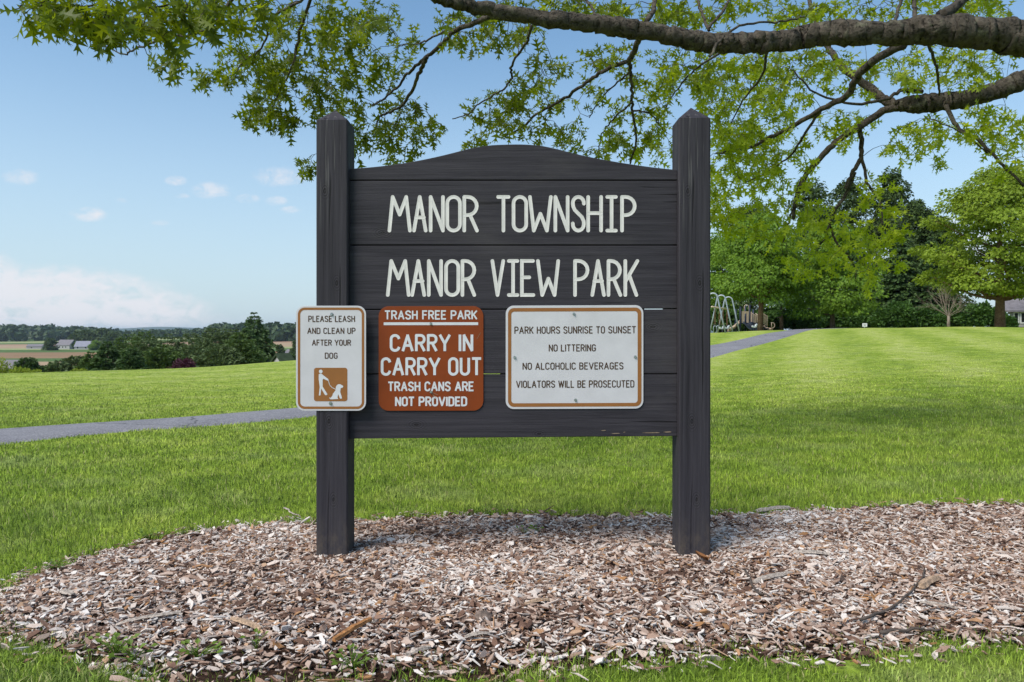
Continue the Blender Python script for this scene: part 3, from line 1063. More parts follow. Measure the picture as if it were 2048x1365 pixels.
def big_letters():
    """routed capitals: centre lines read off the boards, in enlarged-photo units"""
    def line1(T, B):
        mid = lambda t: B + (T - B) * t
        def O(x0, x1):
            r = (x1 - x0) / 2
            cx = (x0 + x1) / 2
            return arcp(cx, T + r, r, -r, 0, 180, 12) + arcp(cx, B - r, r, -r, 180, 360, 12) + [(x1, T + r)]
        def R(x0, x1, leg):
            r = (mid(.46) - T) / 2
            return [[(x0, B), (x0, T)], [(x0, T)] + arcp(x1 - r, T + r, r, -r, 90, -90, 10) + [(x0, T + 2 * r)], [((x0 * 1.2 + x1 * .8) / 2 + 4, T + 2 * r), (leg, B)]]
        def P(x0, x1):
            return R(x0, x1, 0)[:2]
        return mid, O, R, P
    out = {}
    T, B = 474, 638
    mid, O, R, P = line1(T, B)
    s = [[(436, B), (452, T)], [(452, T), (486, 560)], [(486, 560), (518, T)], [(518, T), (536, B)],
         [(556, B), (584, T)], [(584, T), (613, B)], [(566, 574), (604, 574)],
         [(637, B), (637, T)], [(637, T), (697, B)], [(697, B), (697, T)], O(718, 780)] + R(801, 862, 863)
    s += [[(966, T), (1017, T)], [(992, T), (992, B)], O(1041, 1103),
          [(1121, T), (1140, B)], [(1140, B), (1172, 556)], [(1172, 556), (1204, B)], [(1204, B), (1223, T)],
          [(1245, B), (1245, T)], [(1245, T), (1305, B)], [(1305, B), (1305, T)],
          arcp(1357, T + 30, 27, -30, -5, 180, 10) + [(1332, 520), (1340, 538), (1374, 572), (1383, 592)] + arcp(1357, B - 32, 27, -32, 0, -185, 10),
          [(1405, B), (1405, T)], [(1468, B), (1468, T)], [(1405, 553), (1468, 553)],
          [(1498, T), (1540, T)], [(1519, T), (1519, B)], [(1498, B), (1540, B)]] + P(1570, 1632)
    out[0] = s
    T, B = 786, 952
    mid, O, R, P = line1(T, B)
    s = [[(428, B), (445, T)], [(445, T), (480, 872)], [(480, 872), (513, T)], [(513, T), (530, B)],
         [(547, B), (577, T)], [(577, T), (606, B)], [(558, 884), (598, 884)],
         [(628, B), (628, T)], [(628, T), (688, B)], [(688, B), (688, T)], O(712, 772)] + R(792, 850, 850)
    s += [[(938, T), (963, B)], [(963, B), (991, T)], [(1018, T), (1060, T)], [(1039, T), (1039, B)], [(1018, B), (1060, B)],
          [(1136, T), (1082, T), (1082, B), (1138, B)], [(1082, 866), (1118, 866)],
          [(1160, T), (1181, B)], [(1181, B), (1211, 872)], [(1211, 872), (1241, B)], [(1241, B), (1259, T)]] + P(1341, 1402)
    s += [[(1425, B), (1453, T)], [(1453, T), (1482, B)], [(1435, 884), (1473, 884)]] + R(1504, 1560, 1562)
    s += [[(1586, B), (1586, T)], [(1645, T), (1588, 884)], [(1606, 858), (1640, B)]]
    out[1] = s
    return out


def build_sign():
    root = thing("park_sign", "charcoal painted timber park sign with arched top between two pointed posts", "sign", (0, 0, 0))
    build_post(632.0, 240, 221, root)
    build_post(1358.0, 236, 216, root)
    arch = zx([(236, 336), (330, 330), (450, 317), (600, 292), (700, 270), (760, 255), (850, 233), (950, 220), (1060, 217), (1150, 221), (1250, 239), (1330, 260), (1450, 286), (1600, 312), (1720, 329), (1842, 342)])
    arch = [(690, 338.5)] + arch[1:-1] + [(1362, 341)]
    # smooth the sawn curve
    a = np.array(arch); t = np.linspace(0, 1, len(a)); s = np.linspace(0, 1, 60)
    arch = list(zip(pchip(t, a[:, 0], s), pchip(t, a[:, 1], s)))
    rows = [361.0, 490.8, 619.0, 748.6]
    g = 1.0
    build_board(root, arch, [(690, rows[0] - g), (1362, rows[0] - g)], 0, 0)
    b1 = build_board(root, [(690, rows[0] + g), (1362, rows[0] + g)], [(690, rows[1] - g), (1362, rows[1] - g)], 0, 0)
    b2 = build_board(root, [(690, rows[1] + g), (1362, rows[1] + g)], [(690, rows[2] - g + 0.8), (1362, rows[2] - g - .8)], 0, 0)
    b3 = build_board(root, [(690, rows[2] + g + .8), (1362, rows[2] + g - .8)], [(690, rows[3] - g), (1362, rows[3] - g)], 0, 0)
    b4 = build_board(root, [(690, rows[3] + g), (1362, rows[3] + g)], [(690, 878), (1362, 872.5)], 0, 0)
    L = big_letters()
    half = 3.6 / F * YB
    for key, b, cuts in ((0, b1, (0, 14, 99)), (1, b2, (0, 14, 25, 99))):
        for c0, c1 in zip(cuts[:-1], cuts[1:]):
            mb = MB()
            for k, s in enumerate(L[key][c0:c1]):
                pts = [px_plane(600 + x / 2.438, 200 + y / 2.438, YB) for x, y in s]
                ribbon(mb, pts, half, 0.0, 0.0009 + 0.00006 * (k % 9), 'round', groove=0.0007, depth=0.002)
            mb.build("lettering", M_ROUTED, b)
    # scuffs of bare timber along the bottom plank
    for x0, x1, yy, hh in ((1201, 1212, 861.5, 1.0), (1222, 1240, 867.5, 1.2), (1246, 1251, 865, 1.0), (1283, 1320, 866, 1.3), (1326, 1343, 864.5, 1.4)):
        p = [(x0, yy), (x0 + (x1 - x0) * .3, yy - hh * .6), (x1 - (x1 - x0) * .2, yy - hh), (x1, yy - hh * .3), (x1 - 2, yy + hh * .4), (x0 + (x1 - x0) * .4, yy + hh * .7)]
        V = [(px_plane(a, c, YB)[0], -0.0012, px_plane(a, c, YB)[1]) for a, c in p]
        MB().add(V, [tuple(range(len(p)))]).build("bare_wood_scuff", M_BARE, b4)
    for px, py in ((657, 231), (671, 231)):
        x, z = px_plane(px, py, YP)
        MB().box((x, YP + .028, z), (.006, .004, .006)).build("nail_head", M_STEEL, root)
    # strips added behind the joints to block light, leaving two open slits
    for row, spans in ((rows[0], ((692, 1361),)), (rows[1], ((692, 1361),)), (rows[2], ((692, 1292), (1331, 1361))), (rows[3], ((692, 965), (1000, 1361)))):
        for xa, xb in spans:
            a, z = px_plane(xa, row, YB)
            c, _ = px_plane(xb, row, YB)
            MB().box(((max(a, -.712) + min(c, .724)) / 2, YB + .051, z), (min(c, .724) - max(a, -.712), .02, .05)).build("gap_blocker", M_BOARD, root)


build_sign()


def bolt(parent, px, py, y, r=0.0085):
    x, z = px_plane(px, py, y)
    mb = MB()
    for rr, y0, y1 in ((r, 0.0, 0.0022), (r * 0.62, 0.0022, 0.0060)):
        n = 12 if rr == r else 6
        V = [(x + rr * math.cos(k * 2 * math.pi / n), y - y0, z + rr * math.sin(k * 2 * math.pi / n)) for k in range(n)] + \
            [(x + rr * .92 * math.cos(k * 2 * math.pi / n), y - y1, z + rr * .92 * math.sin(k * 2 * math.pi / n)) for k in range(n)]
        mb.add(V, [tuple(range(n, 2 * n))] + [(k, (k + 1) % n, n + (k + 1) % n, n + k) for k in range(n)])
    return mb.build("bolt", M_STEEL, parent)


def placard(label, x0, x1, y0, y1, r, ypl, mat, rz=0.0, sk=0.0):
    root = thing("metal_sign", label, "sign", (0, 0, 0), 0, "metal signs bolted on the timber sign")
    cx = (x0 + x1) / 2
    mb = MB()
    sheet_poly(mb, skew(rounded(x0, x1, y0, y1, r), cx, sk), ypl, 0.002)
    mb.build("plate", mat, root, bevel=0.0006)
    return root


def border(root, o, ro, i, ri, y, mat, sk=0.0):
    mb = MB()
    cx = (o[0] + o[1]) / 2
    ring_poly(mb, skew(rounded(*o, ro), cx, sk), skew(rounded(*i, ri), cx, sk), y)
    mb.build("border", mat, root)


def build_dog_sign():
    y = YP - 0.004
    r = placard("white leash your dog sign with ochre border on the post", 592, 732, 612, 822, 17, y, M_PLATE)
    border(r, (595.5, 728.5, 615.5, 818.5), 14, (600.5, 723.5, 620.5, 813.5), 9, y - 0.0005, M_OCHRE)
    S = 1.9
    line_part(r, M_INK, "PLEASE LEASH", 616.5, 710, 631.8, 644.6, y - .0006, S)
    line_part(r, M_INK, "AND CLEAN UP", 614.5, 711, 655.8, 668.4, y - .0006, S)
    line_part(r, M_INK, "AFTER YOUR", 623.8, 702, 679.6, 692, y - .0006, S)
    line_part(r, M_INK, "DOG", 649.5, 675.2, 705.6, 718, y - .0006, S)
    mb = MB()
    V = [(px_plane(a, b, y)[0], y - .0005, px_plane(a, b, y)[1]) for a, b in rounded(628, 694.8, 736, 803, 5)]
    mb.add(V, [tuple(range(len(V)))[::-1]])
    sq = mb.build("pictogram_panel", M_OCHRE, r)
    Z = lambda pts: [(580 + a / 4.55, 590 + b / 4.55) for a, b in pts]
    mb = MB()
    def poly(pts, k):
        V = [(px_plane(a, b, y)[0], y - .0009 - k * .00004, px_plane(a, b, y)[1]) for a, b in Z(pts)]
        mb.add(V, [tuple(range(len(V)))[::-1]])
    poly([(280 + 17 * math.cos(t), 698 + 17 * math.sin(t)) for t in np.linspace(0, 2 * math.pi, 15)[:-1]], 0)
    poly([(262, 724), (272, 718), (288, 718), (302, 732), (350, 768), (347, 783), (303, 764), (297, 780), (298, 836), (342, 906), (330, 915), (318, 910), (284, 852), (278, 914), (263, 917), (271, 840), (262, 770)], 1)
    poly([(425, 826), (436, 815), (456, 814), (486, 830), (482, 843), (462, 850), (457, 884), (474, 940), (466, 947), (455, 943), (440, 905), (432, 932), (440, 948), (372, 952), (368, 940), (384, 922), (392, 900), (416, 868), (418, 838)], 2)
    for a, b in (((348, 776), (362, 822)), ((362, 822), (384, 845)), ((384, 845), (420, 862))):
        ribbon(mb, [px_plane(*Z([a])[0], y), px_plane(*Z([b])[0], y)], 0.0012, y, 0.00105)
    ribbon(mb, [px_plane(*Z([(360, 938)])[0], y), px_plane(*Z([(372, 948)])[0], y)], 0.0016, y, 0.00105)
    mb.build("pictogram", M_WHITE, sq)
    bolt(r, 663.5, 629, y - .001, .0075)
    bolt(r, 661, 807, y - .001, .0075)


def build_trash_sign():
    y = YB - 0.005
    sk = -0.0015
    r = placard("rust brown carry in carry out sign with white lettering", 757.2, 966.8, 612.8, 822, 20, y, M_RUST, sk=sk)
    mb = MB()
    line_part(r, M_WHITE, "TRASH FREE PARK", 769, 954.5, 621, 639.8, y - .0006, 3.1, sk)
    line_part(r, M_WHITE, "CARRY IN", 779.5, 946.5, 668.5, 704, y - .0006, 5.4, sk)
    line_part(r, M_WHITE, "CARRY OUT", 761.5, 963.5, 715, 752, y - .0006, 5.4, sk)
    line_part(r, M_WHITE, "TRASH CANS ARE", 775.6, 947.8, 763.4, 783.2, y - .0006, 3.4, sk)
    line_part(r, M_WHITE, "NOT PROVIDED", 790, 934.4, 793.5, 813.2, y - .0006, 3.6, sk)
    ribbon(mb, [px_plane(769, 648, y), px_plane(954.7, 647.8, y)], 2.8 / F * y, y, .0006)
    mb.build("rule_line", M_WHITE, r)
    for a, b, w in (((961, 666), (954, 678), .0006), ((864, 788), (873, 797), .0010), ((866, 786), (876, 790), .0007), ((865, 787), (870, 802), .0006)):
        mb = MB()
        ribbon(mb, [px_plane(*a, y), px_plane(*b, y)], w, y, .0009)
        mb.build("scratch", M_BARE, r)
    bolt(r, 861.5, 647.6, y - .001, .006)
    bolt(r, 862.2, 784.6, y - .001, .006)


def build_hours_sign():
    y = YB - 0.005
    sk = -0.004
    r = placard("wide white park hours sign with four lines of rules", 1011.5, 1286.8, 611.3, 818.2, 16, y, M_PLATE, sk=sk)
    border(r, (1016, 1283, 616, 813.8), 12, (1022.7, 1275.3, 623.3, 806.6), 6, y - .0005, M_OCHRE, sk)
    S = 2.1
    line_part(r, M_INK, "PARK HOURS SUNRISE TO SUNSET", 1028.7, 1272, 653, 667.8, y - .0006, S, sk)
    line_part(r, M_INK, "NO LITTERING", 1097.4, 1191.8, 689, 703.5, y - .0006, S, sk)
    line_part(r, M_INK, "NO ALCOHOLIC BEVERAGES", 1045, 1247, 725.3, 739.8, y - .0006, S, sk)
    line_part(r, M_INK, "VIOLATORS WILL BE PROSECUTED", 1032, 1268.8, 761.2, 776, y - .0006, S, sk)
    for px, py in ((1147.8, 628.2), (1029.4, 715.3), (1270.4, 714), (1151, 800.4)):
        bolt(r, px, py, y - .001, .0065)


build_dog_sign()
build_trash_sign()
build_hours_sign()

# ------------------------------------------------------------------ trees and shrubs
LEAF_Q = np.array([[0, 0, 0], [-.5, .42, .10], [0, 1, -.08], [.5, .42, .10]], float)      # a folded kite


def leaves_mesh(name, P, D, Nn, size, mat, parent, width=0.55):
    """kite leaves at P, pointing D, facing Nn"""
    n = len(P)
    D = D / (np.linalg.norm(D, axis=1)[:, None] + 1e-9)
    S = np.cross(D, Nn)
    S /= np.linalg.norm(S, axis=1)[:, None] + 1e-9
    U = np.cross(S, D)
    size = np.asarray(size).reshape(-1, 1, 1) if np.ndim(size) else size
    V = (LEAF_Q[None, :, 0:1] * S[:, None, :] * width + LEAF_Q[None, :, 1:2] * D[:, None, :] + LEAF_Q[None, :, 2:3] * U[:, None, :]) * size + P[:, None, :]
    sz, idx = repeat_faces(4, [(0, 1, 2), (0, 2, 3)], n)
    return fast_mesh(name, V.reshape(-1, 3), sz, idx, mat, parent)


def limb_path(rng, a, b, n=6, sag=0.06):
    a, b = np.array(a, float), np.array(b, float)
    L = np.linalg.norm(b - a)
    t = np.linspace(0, 1, n)[:, None]
    p = a + (b - a) * t
    p += rng.normal(0, 0.035 * L, (n, 3)) * np.sin(t * math.pi)
    p[:, 2] -= sag * L * np.sin(t[:, 0] * math.pi) * 0.5
    return p


def round_tree(name, label, x, y, h, rx, mat, bark, clear=0.22, clumps=70, per=90, leaf=0.17, trunk=0.18, seed=0, flat=0.55, top=0.85, droop=0.3, group=None, hollow=0.45, cat="tree", z=None, clump_r=0.27, limbs=14):
    """trunk with limbs, and a crown of leaf clumps spread through an egg-shaped volume"""
    rng = np.random.default_rng(seed)
    z0 = gz(x, y) if z is None else z
    root = thing(name, label, cat, (x, y, z0), rng.uniform(0, 6.28), group)
    zc0 = h * clear
    C, Rr = [], []
    while len(C) < clumps:
        t = rng.random()
        prof = math.sin(math.pi * min(1, (t * 0.93 + 0.07)) ** top) ** 0.62
        rr = math.sqrt(rng.uniform(hollow ** 2, 1.0)) if rng.random() < 0.8 else rng.random()
        a = rng.uniform(0, 6.283)
        lump = 1 + 0.18 * math.sin(3 * a + seed) + 0.12 * math.sin(5 * a + t * 9 + seed * 2)
        R = rx * prof * rr * lump * 0.88
        C.append((R * math.cos(a), R * math.sin(a), zc0 + t * (h - zc0) * 0.95 - droop * R * 0.25))
        Rr.append(rx * clump_r * rng.uniform(0.6, 1.25))
    C, Rr = np.array(C), np.array(Rr)
    # trunk and limbs
    mb = MB()
    nt = 8
    tp = np.stack([rng.normal(0, 0.02 * h, nt).cumsum() * 0.25, rng.normal(0, 0.02 * h, nt).cumsum() * 0.25, np.linspace(-0.3, h * 0.86, nt)], -1)
    tp[:2, :2] = 0
    tr = trunk * np.array([1.25, 1.0, 0.88, 0.74, 0.58, 0.42, 0.26, 0.1])
    mb.tube(tp, tr, 9)
    order = rng.permutation(len(C))[:limbs]
    for k in order:
        c = C[k]
        zb = np.clip(c[2] - np.hypot(c[0], c[1]) * 0.55, zc0 * 0.75, h * 0.75)
        i = np.interp(zb, tp[:, 2], np.arange(nt))
        b = np.array([np.interp(i, np.arange(nt), tp[:, q]) for q in range(3)])
        r0 = np.interp(i, np.arange(nt), tr) * 0.45
        mb.tube(limb_path(rng, b, c), np.linspace(r0, r0 * 0.2, 6), 5, False)
    mb.build("trunk", bark, root, True)
    k = np.repeat(np.arange(len(C)), int(per * 1.5))
    n = len(k)
    d = rng.normal(0, 1, (n, 3)); d /= np.linalg.norm(d, axis=1)[:, None]
    rad_ = rng.uniform(0.25, 1.0, n) ** 0.5
    P = C[k] + d * (Rr[k] * rad_)[:, None] * np.array([1.15, 1.15, flat])
    P[:, 2] -= droop * (np.hypot(d[:, 0], d[:, 1]) * rad_) ** 2 * Rr[k] * 0.5
    out = P * np.array([1, 1, 0.0]); out /= np.linalg.norm(out, axis=1)[:, None] + 1e-6
    D = out * 0.5 + d * 0.5 + rng.normal(0, 0.35, (n, 3)); D[:, 2] -= droop + 0.1
    N = np.array([0, 0, 0.6]) + out * 0.75 + rng.normal(0, 0.45, (n, 3))
    leaves_mesh("crown", P, D, N, leaf * rng.uniform(0.65, 1.3, n), mat, root, 0.75)
    return root


def conifer(name, label, x, y, h, rx, mat, bark, seed=0, whorls=26, per=9, sprays=26, leaf=0.30, droop=0.35, clear=0.04, group=None, power=0.85, upturn=0.0, width=0.34, z=None, round_=0.0, cat="tree"):
    """straight trunk with tiers of branches carrying needle sprays"""
    rng = np.random.default_rng(seed)
    z0 = gz(x, y) if z is None else z
    root = thing(name, label, cat, (x, y, z0), rng.uniform(0, 6.28), group)
    mb = MB()
    mb.tube([(0, 0, -0.3), (0, 0, h * .5), (0.02, 0, h * 0.97)], [h * .022, h * .013, 0.012], 7)
    Ps, Ds, Ns, Ss = [], [], [], []
    for w in range(whorls):
        t = (w + rng.uniform(0, .8)) / whorls
        zz = h * (clear + (1 - clear) * t * 0.985)
        R = rx * ((1 - t) ** power * (1 - round_) + round_ * math.sqrt(max(0, 1 - (t * 1.0) ** 2.2)))
        m = max(4, int(per * (0.5 + 0.5 * (1 - t))))
        a0 = rng.uniform(0, 6.28)
        for q in range(m):
            a = a0 + q * 6.283 / m + rng.normal(0, 0.2)
            L = max(0.18, R * rng.uniform(0.68, 1.14))
            dr = droop * rng.uniform(0.6, 1.3)
            ca, sa = math.cos(a), math.sin(a)
            if w % 2 == 0: mb.tube([(0, 0, zz), (ca * L * .5, sa * L * .5, zz - dr * L * .3), (ca * L * .95, sa * L * .95, zz - dr * L * .55 + upturn * L * .2)], [0.03 * (1 - t) + .008, .014, .005], 4, False)
            k = max(8, int(4.2 * sprays * L / rx))
            s = np.sqrt(rng.uniform(0.02, 1.0, k))
            side = rng.normal(0, 0.20, k) * (0.35 + s) * L * 0.55
            px = ca * L * s - sa * side
            py = sa * L * s + ca * side
            pz = zz - dr * L * (s ** 1.3) * 0.6 + upturn * L * s ** 3 * .25 + rng.normal(0, 0.05 * L + .02, k)
            Ps.append(np.stack([px, py, pz], -1))
            sg = np.sign(side)
            Ds.append(np.stack([ca - sa * sg * .7 + rng.normal(0, .3, k), sa + ca * sg * .7 + rng.normal(0, .3, k), -dr * 0.9 + rng.normal(0, .3, k) + upturn], -1))
            Ns.append(np.array([ca * .9, sa * .9, .6]) + rng.normal(0, .55, (k, 3)))
            Ss.append(leaf * rng.uniform(.6, 1.3, k) * (0.55 + 0.45 * (1 - t)))
    mb.build("trunk", bark, root, True)
    leaves_mesh("crown", np.concatenate(Ps), np.concatenate(Ds), np.concatenate(Ns), np.concatenate(Ss), mat, root, width * 2)
    return root


def shrub(name, label, x, y, w, h, mat, bark, seed=0, n=3500, leaf=0.12, group=None, spiky=0.0, z=None):
    """many stems from the ground under a low mound of leaves"""
    rng = np.random.default_rng(seed)
    z0 = gz(x, y) if z is None else z
    root = thing(name, label, "shrub", (x, y, z0 - 0.05), 0, group)
    mb = MB()
    lobes = []
    for k in range(11):
        a, r = rng.uniform(0, 6.283), math.sqrt(rng.random()) * w * 0.36
        hh = h * rng.uniform(0.55, 0.98) * (1 - 0.35 * (r / (w * .5)) ** 2)
        c = np.array([r * math.cos(a), r * math.sin(a), hh * 0.62])
        lobes.append((c, w * rng.uniform(.15, .26), hh * 0.40))
        mb.tube(limb_path(rng, (c[0] * .25, c[1] * .25, 0), c, 5, 0), np.linspace(.03, .008, 5) * max(h, .6), 4, False)
    mb.build("stem", bark, root, True)
    k = rng.integers(0, len(lobes), n)
    C = np.array([l[0] for l in lobes])[k]; A = np.array([l[1] for l in lobes])[k]; B = np.array([l[2] for l in lobes])[k]
    d = rng.normal(0, 1, (n, 3)); d /= np.linalg.norm(d, axis=1)[:, None]
    s = rng.uniform(.3, 1, n) ** .45
    P = C + d * s[:, None] * np.stack([A, A, B], -1)
    P[:, 2] = np.maximum(P[:, 2], 0.03)
    D = d + rng.normal(0, .5, (n, 3)) + np.array([0, 0, spiky])
    leaves_mesh("foliage", P, D, d * .5 + np.array([0, 0, .7]) + rng.normal(0, .4, (n, 3)), leaf * rng.uniform(.6, 1.3, n), mat, root, 0.7)
    return root


L_MAPLE = leaf_mat("maple_leaf_spring_green", (0.125, 0.190, 0.014), (0.270, 0.350, 0.032), 0.35)
L_PLAY = leaf_mat("broad_leaf_mid_green", (0.070, 0.145, 0.012), (0.200, 0.310, 0.032), 0.35)
L_DARK = leaf_mat("broad_leaf_deep_green", (0.030, 0.056, 0.014), (0.075, 0.115, 0.026), 0.22)
L_HEDGE = leaf_mat("hedge_leaf_deep_green", (0.030, 0.075, 0.015), (0.085, 0.165, 0.030), 0.22)
L_CONE = leaf_mat("spruce_needle_dark", (0.030, 0.066, 0.020), (0.090, 0.145, 0.040), 0.12)
L_PINE = leaf_mat("pine_needle_grey_green", (0.052, 0.088, 0.030), (0.135, 0.180, 0.066), 0.15)
L_YEW = leaf_mat("evergreen_needle_green", (0.044, 0.086, 0.018), (0.115, 0.170, 0.040), 0.15)
L_LIME = leaf_mat("lime_shrub_leaf", (0.150, 0.210, 0.020), (0.300, 0.350, 0.040), 0.3)
L_PURPLE = leaf_mat("purple_shrub_leaf", (0.040, 0.010, 0.022), (0.100, 0.026, 0.048), 0.2, (0.14, .03, .05))
B_GREY = bark_mat("grey_brown_bark", (0.055, 0.040, 0.030), (0.150, 0.110, 0.080), 5.0)
B_WARM = bark_mat("warm_brown_bark", (0.090, 0.052, 0.030), (0.210, 0.130, 0.075), 5.0)
B_PALE = bark_mat("pale_dead_bark", (0.150, 0.115, 0.090), (0.300, 0.240, 0.200), 8.0)
B_DARK = bark_mat("dark_wet_bark", (0.020, 0.016, 0.013), (0.060, 0.048, 0.038), 5.0)


def place(px, Y):
    return (px - 1024) / F * Y, Y


def tall(py, px, Y):
    """height above the ground of something whose tip shows at row py"""
    x, y = place(px, Y)
    return EYE - (py - HZ) / F * Y - gz(x, y)


def right_side_trees():
    t = round_tree
    g = "trees round the playground"
    x, y = place(1521, 49); t("broadleaf_tree", "bushy green tree whose trunk stands before the play structure", x, y, 8.0, 3.8, L_PLAY, B_WARM, 0.33, 105, 110, 0.20, 0.19, 3, 0.5, droop=0.45, group=g)
    x, y = place(1665, 49); t("broadleaf_tree", "green tree with grey trunk where the path meets the crest", x, y, 7.2, 3.3, L_PLAY, B_GREY, 0.2, 80, 100, 0.20, 0.16, 4, 0.5, droop=0.6, group=g)
    x, y = place(1563, 57); t("broadleaf_tree", "slim trunked green tree right of the slide's loop", x, y, 6.6, 2.9, L_HEDGE, B_GREY, 0.22, 60, 90, 0.21, 0.15, 5, 0.55, droop=0.5, group=g)
    x, y = place(1440, 62); t("broadleaf_tree", "bright green tree rising directly behind the swing arches", x, y, 8.6, 4.2, L_PLAY, B_GREY, 0.16, 90, 95, 0.24, 0.17, 6, 0.5, droop=0.5, group=g)
    x, y = place(2000, 40); t("maple_tree", "large spring green maple with thick brown trunk on the crest", x, y, 9.0, 4.3, L_MAPLE, B_WARM, 0.23, 200, 120, 0.17, 0.24, 7, 0.38, droop=0.35, limbs=34, clump_r=.21)
    x, y = place(2125, 52); t("maple_tree", "taller looser maple behind the large spring green one", x, y, 12.2, 4.6, L_MAPLE, B_GREY, 0.25, 105, 75, 0.20, 0.2, 8, 0.42, limbs=34, clump_r=.2, hollow=.3)
    g = "tall dark trees behind the playground"
    rows = [("dark tall tree topping the left of the dark grove", 1625, 74, 352, 4.6, 21), ("dark tall tree in the middle of the dark grove", 1700, 78, 344, 4.4, 22),
            ("highest dark tree of the grove with a narrow tip", 1782, 76, 330, 3.4, 23), ("dark round tree sloping down at the grove's right end", 1835, 72, 392, 3.6, 24),
            ("deep green tree low on the grove's right shoulder", 1872, 66, 430, 3.4, 25), ("dark tree showing behind the right post's swing arches", 1500, 80, 400, 5.0, 26)]
    for lab, px, Y, py, rx, sd in rows:
        x, y = place(px, Y)
        t("grove_tree", lab, x, y, tall(py, px, Y), rx, L_DARK, B_DARK, 0.05, 120, 95, 0.27, 0.24, sd, 0.6, group=g, top=0.72, clump_r=.24, droop=.45)
    g = "dark evergreens standing inside the grove"
    for lab, px, Y, py, rx, sd in [("narrow dark evergreen between the bare tree and the grove", 1862, 63, 470, 2.1, 31), ("blackish evergreen behind the lime hanging leaves", 1800, 64, 445, 2.3, 32), ("dark evergreen left of the crest's small white sign", 1715, 66, 480, 2.6, 33)]:
        x, y = place(px, Y)
        conifer("evergreen_tree", lab, x, y, tall(py, px, Y), rx, L_CONE, B_DARK, sd, 30, 10, 34, 0.36, 0.3, group=g, power=.7)
    g = "hedge shrubs along the back of the lawn"
    spots = [("hedge shrub behind the swing arches", 1445, 58, 612), ("hedge shrub behind the play structure", 1500, 58, 612), ("hedge shrub behind the slide's loop", 1552, 60, 612), ("dark hedge shrub right of the slide's loop", 1600, 60, 615), ("hedge shrub behind the grey trunked tree", 1655, 62, 604), ("hedge shrub just left of the small white sign", 1705, 61, 610), ("hedge shrub just right of the small white sign", 1755, 60, 606),
             ("broad hedge shrub at the foot of the dark grove", 1805, 59, 600), ("hedge shrub left of the bare tree's trunk", 1858, 58, 606), ("hedge shrub right of the bare tree's trunk", 1918, 58, 602), ("hedge shrub left of the maple's trunk", 1966, 57, 600), ("small hedge shrub between the maple trunk and the house", 2014, 55, 636)]
    for k, (lab, px, Y, py) in enumerate(spots):
        x, y = place(px, Y)
        shrub("hedge_shrub", lab, x, y, 1.3 if 'small hedge' in lab else 3.0, tall(py, px, Y) + .1, L_HEDGE, B_DARK, 40 + k, 6500, 0.24, g)
    # the bare tree
    rng = np.random.default_rng(77)
    x, y = place(1897, 39.5)
    root = thing("bare_tree", "small bare tree with pale spreading branches on the crest", "tree", (x, y, gz(x, y)))
    mb = MB(); mt = MB()
    mt.tube([(0, 0, -.2), (0, 0, .3), (.01, 0, .62)], [.10, .075, .075], 8)
    mt.build("trunk", B_PALE, root, True)
    def grow(p, d, L, r, lev):
        n = 5
        pts = [p]
        for i in range(n - 1):
            d = d + rng.normal(0, .09, 3) + np.array([0, 0, .03]); d /= np.linalg.norm(d)
            pts.append(pts[-1] + d * L / (n - 1))
        mb.tube(pts, np.linspace(r, r * .45, n), 5 if lev < 2 else 4, False)
        if lev >= 3: return
        for q in range(3 if lev < 2 else 2):
            k = rng.integers(2, n)
            dd = d + rng.normal(0, .38, 3); dd /= np.linalg.norm(dd)
            grow(pts[k], dd, L * rng.uniform(.45, .7), r * .5, lev + 1)
    for a, el, L in ((170, 27, 1.5), (150, 40, 1.6), (185, 50, 1.7), (130, 58, 1.7), (100, 70, 1.8), (200, 68, 1.5), (60, 65, 1.7), (20, 52, 1.6), (-10, 40, 1.4), (5, 30, 1.5), (-40, 48, 1.3), (250, 55, 1.4), (80, 45, 1.4), (35, 75, 1.5)):
        d = np.array([math.cos(rad(a)) * math.cos(rad(el)), math.sin(rad(a)) * math.cos(rad(el)), math.sin(rad(el))])
        grow(np.array([0, 0, .56]), d, L * .64, .022, 0)
    mb.build("branches", B_PALE, root, True)


right_side_trees()


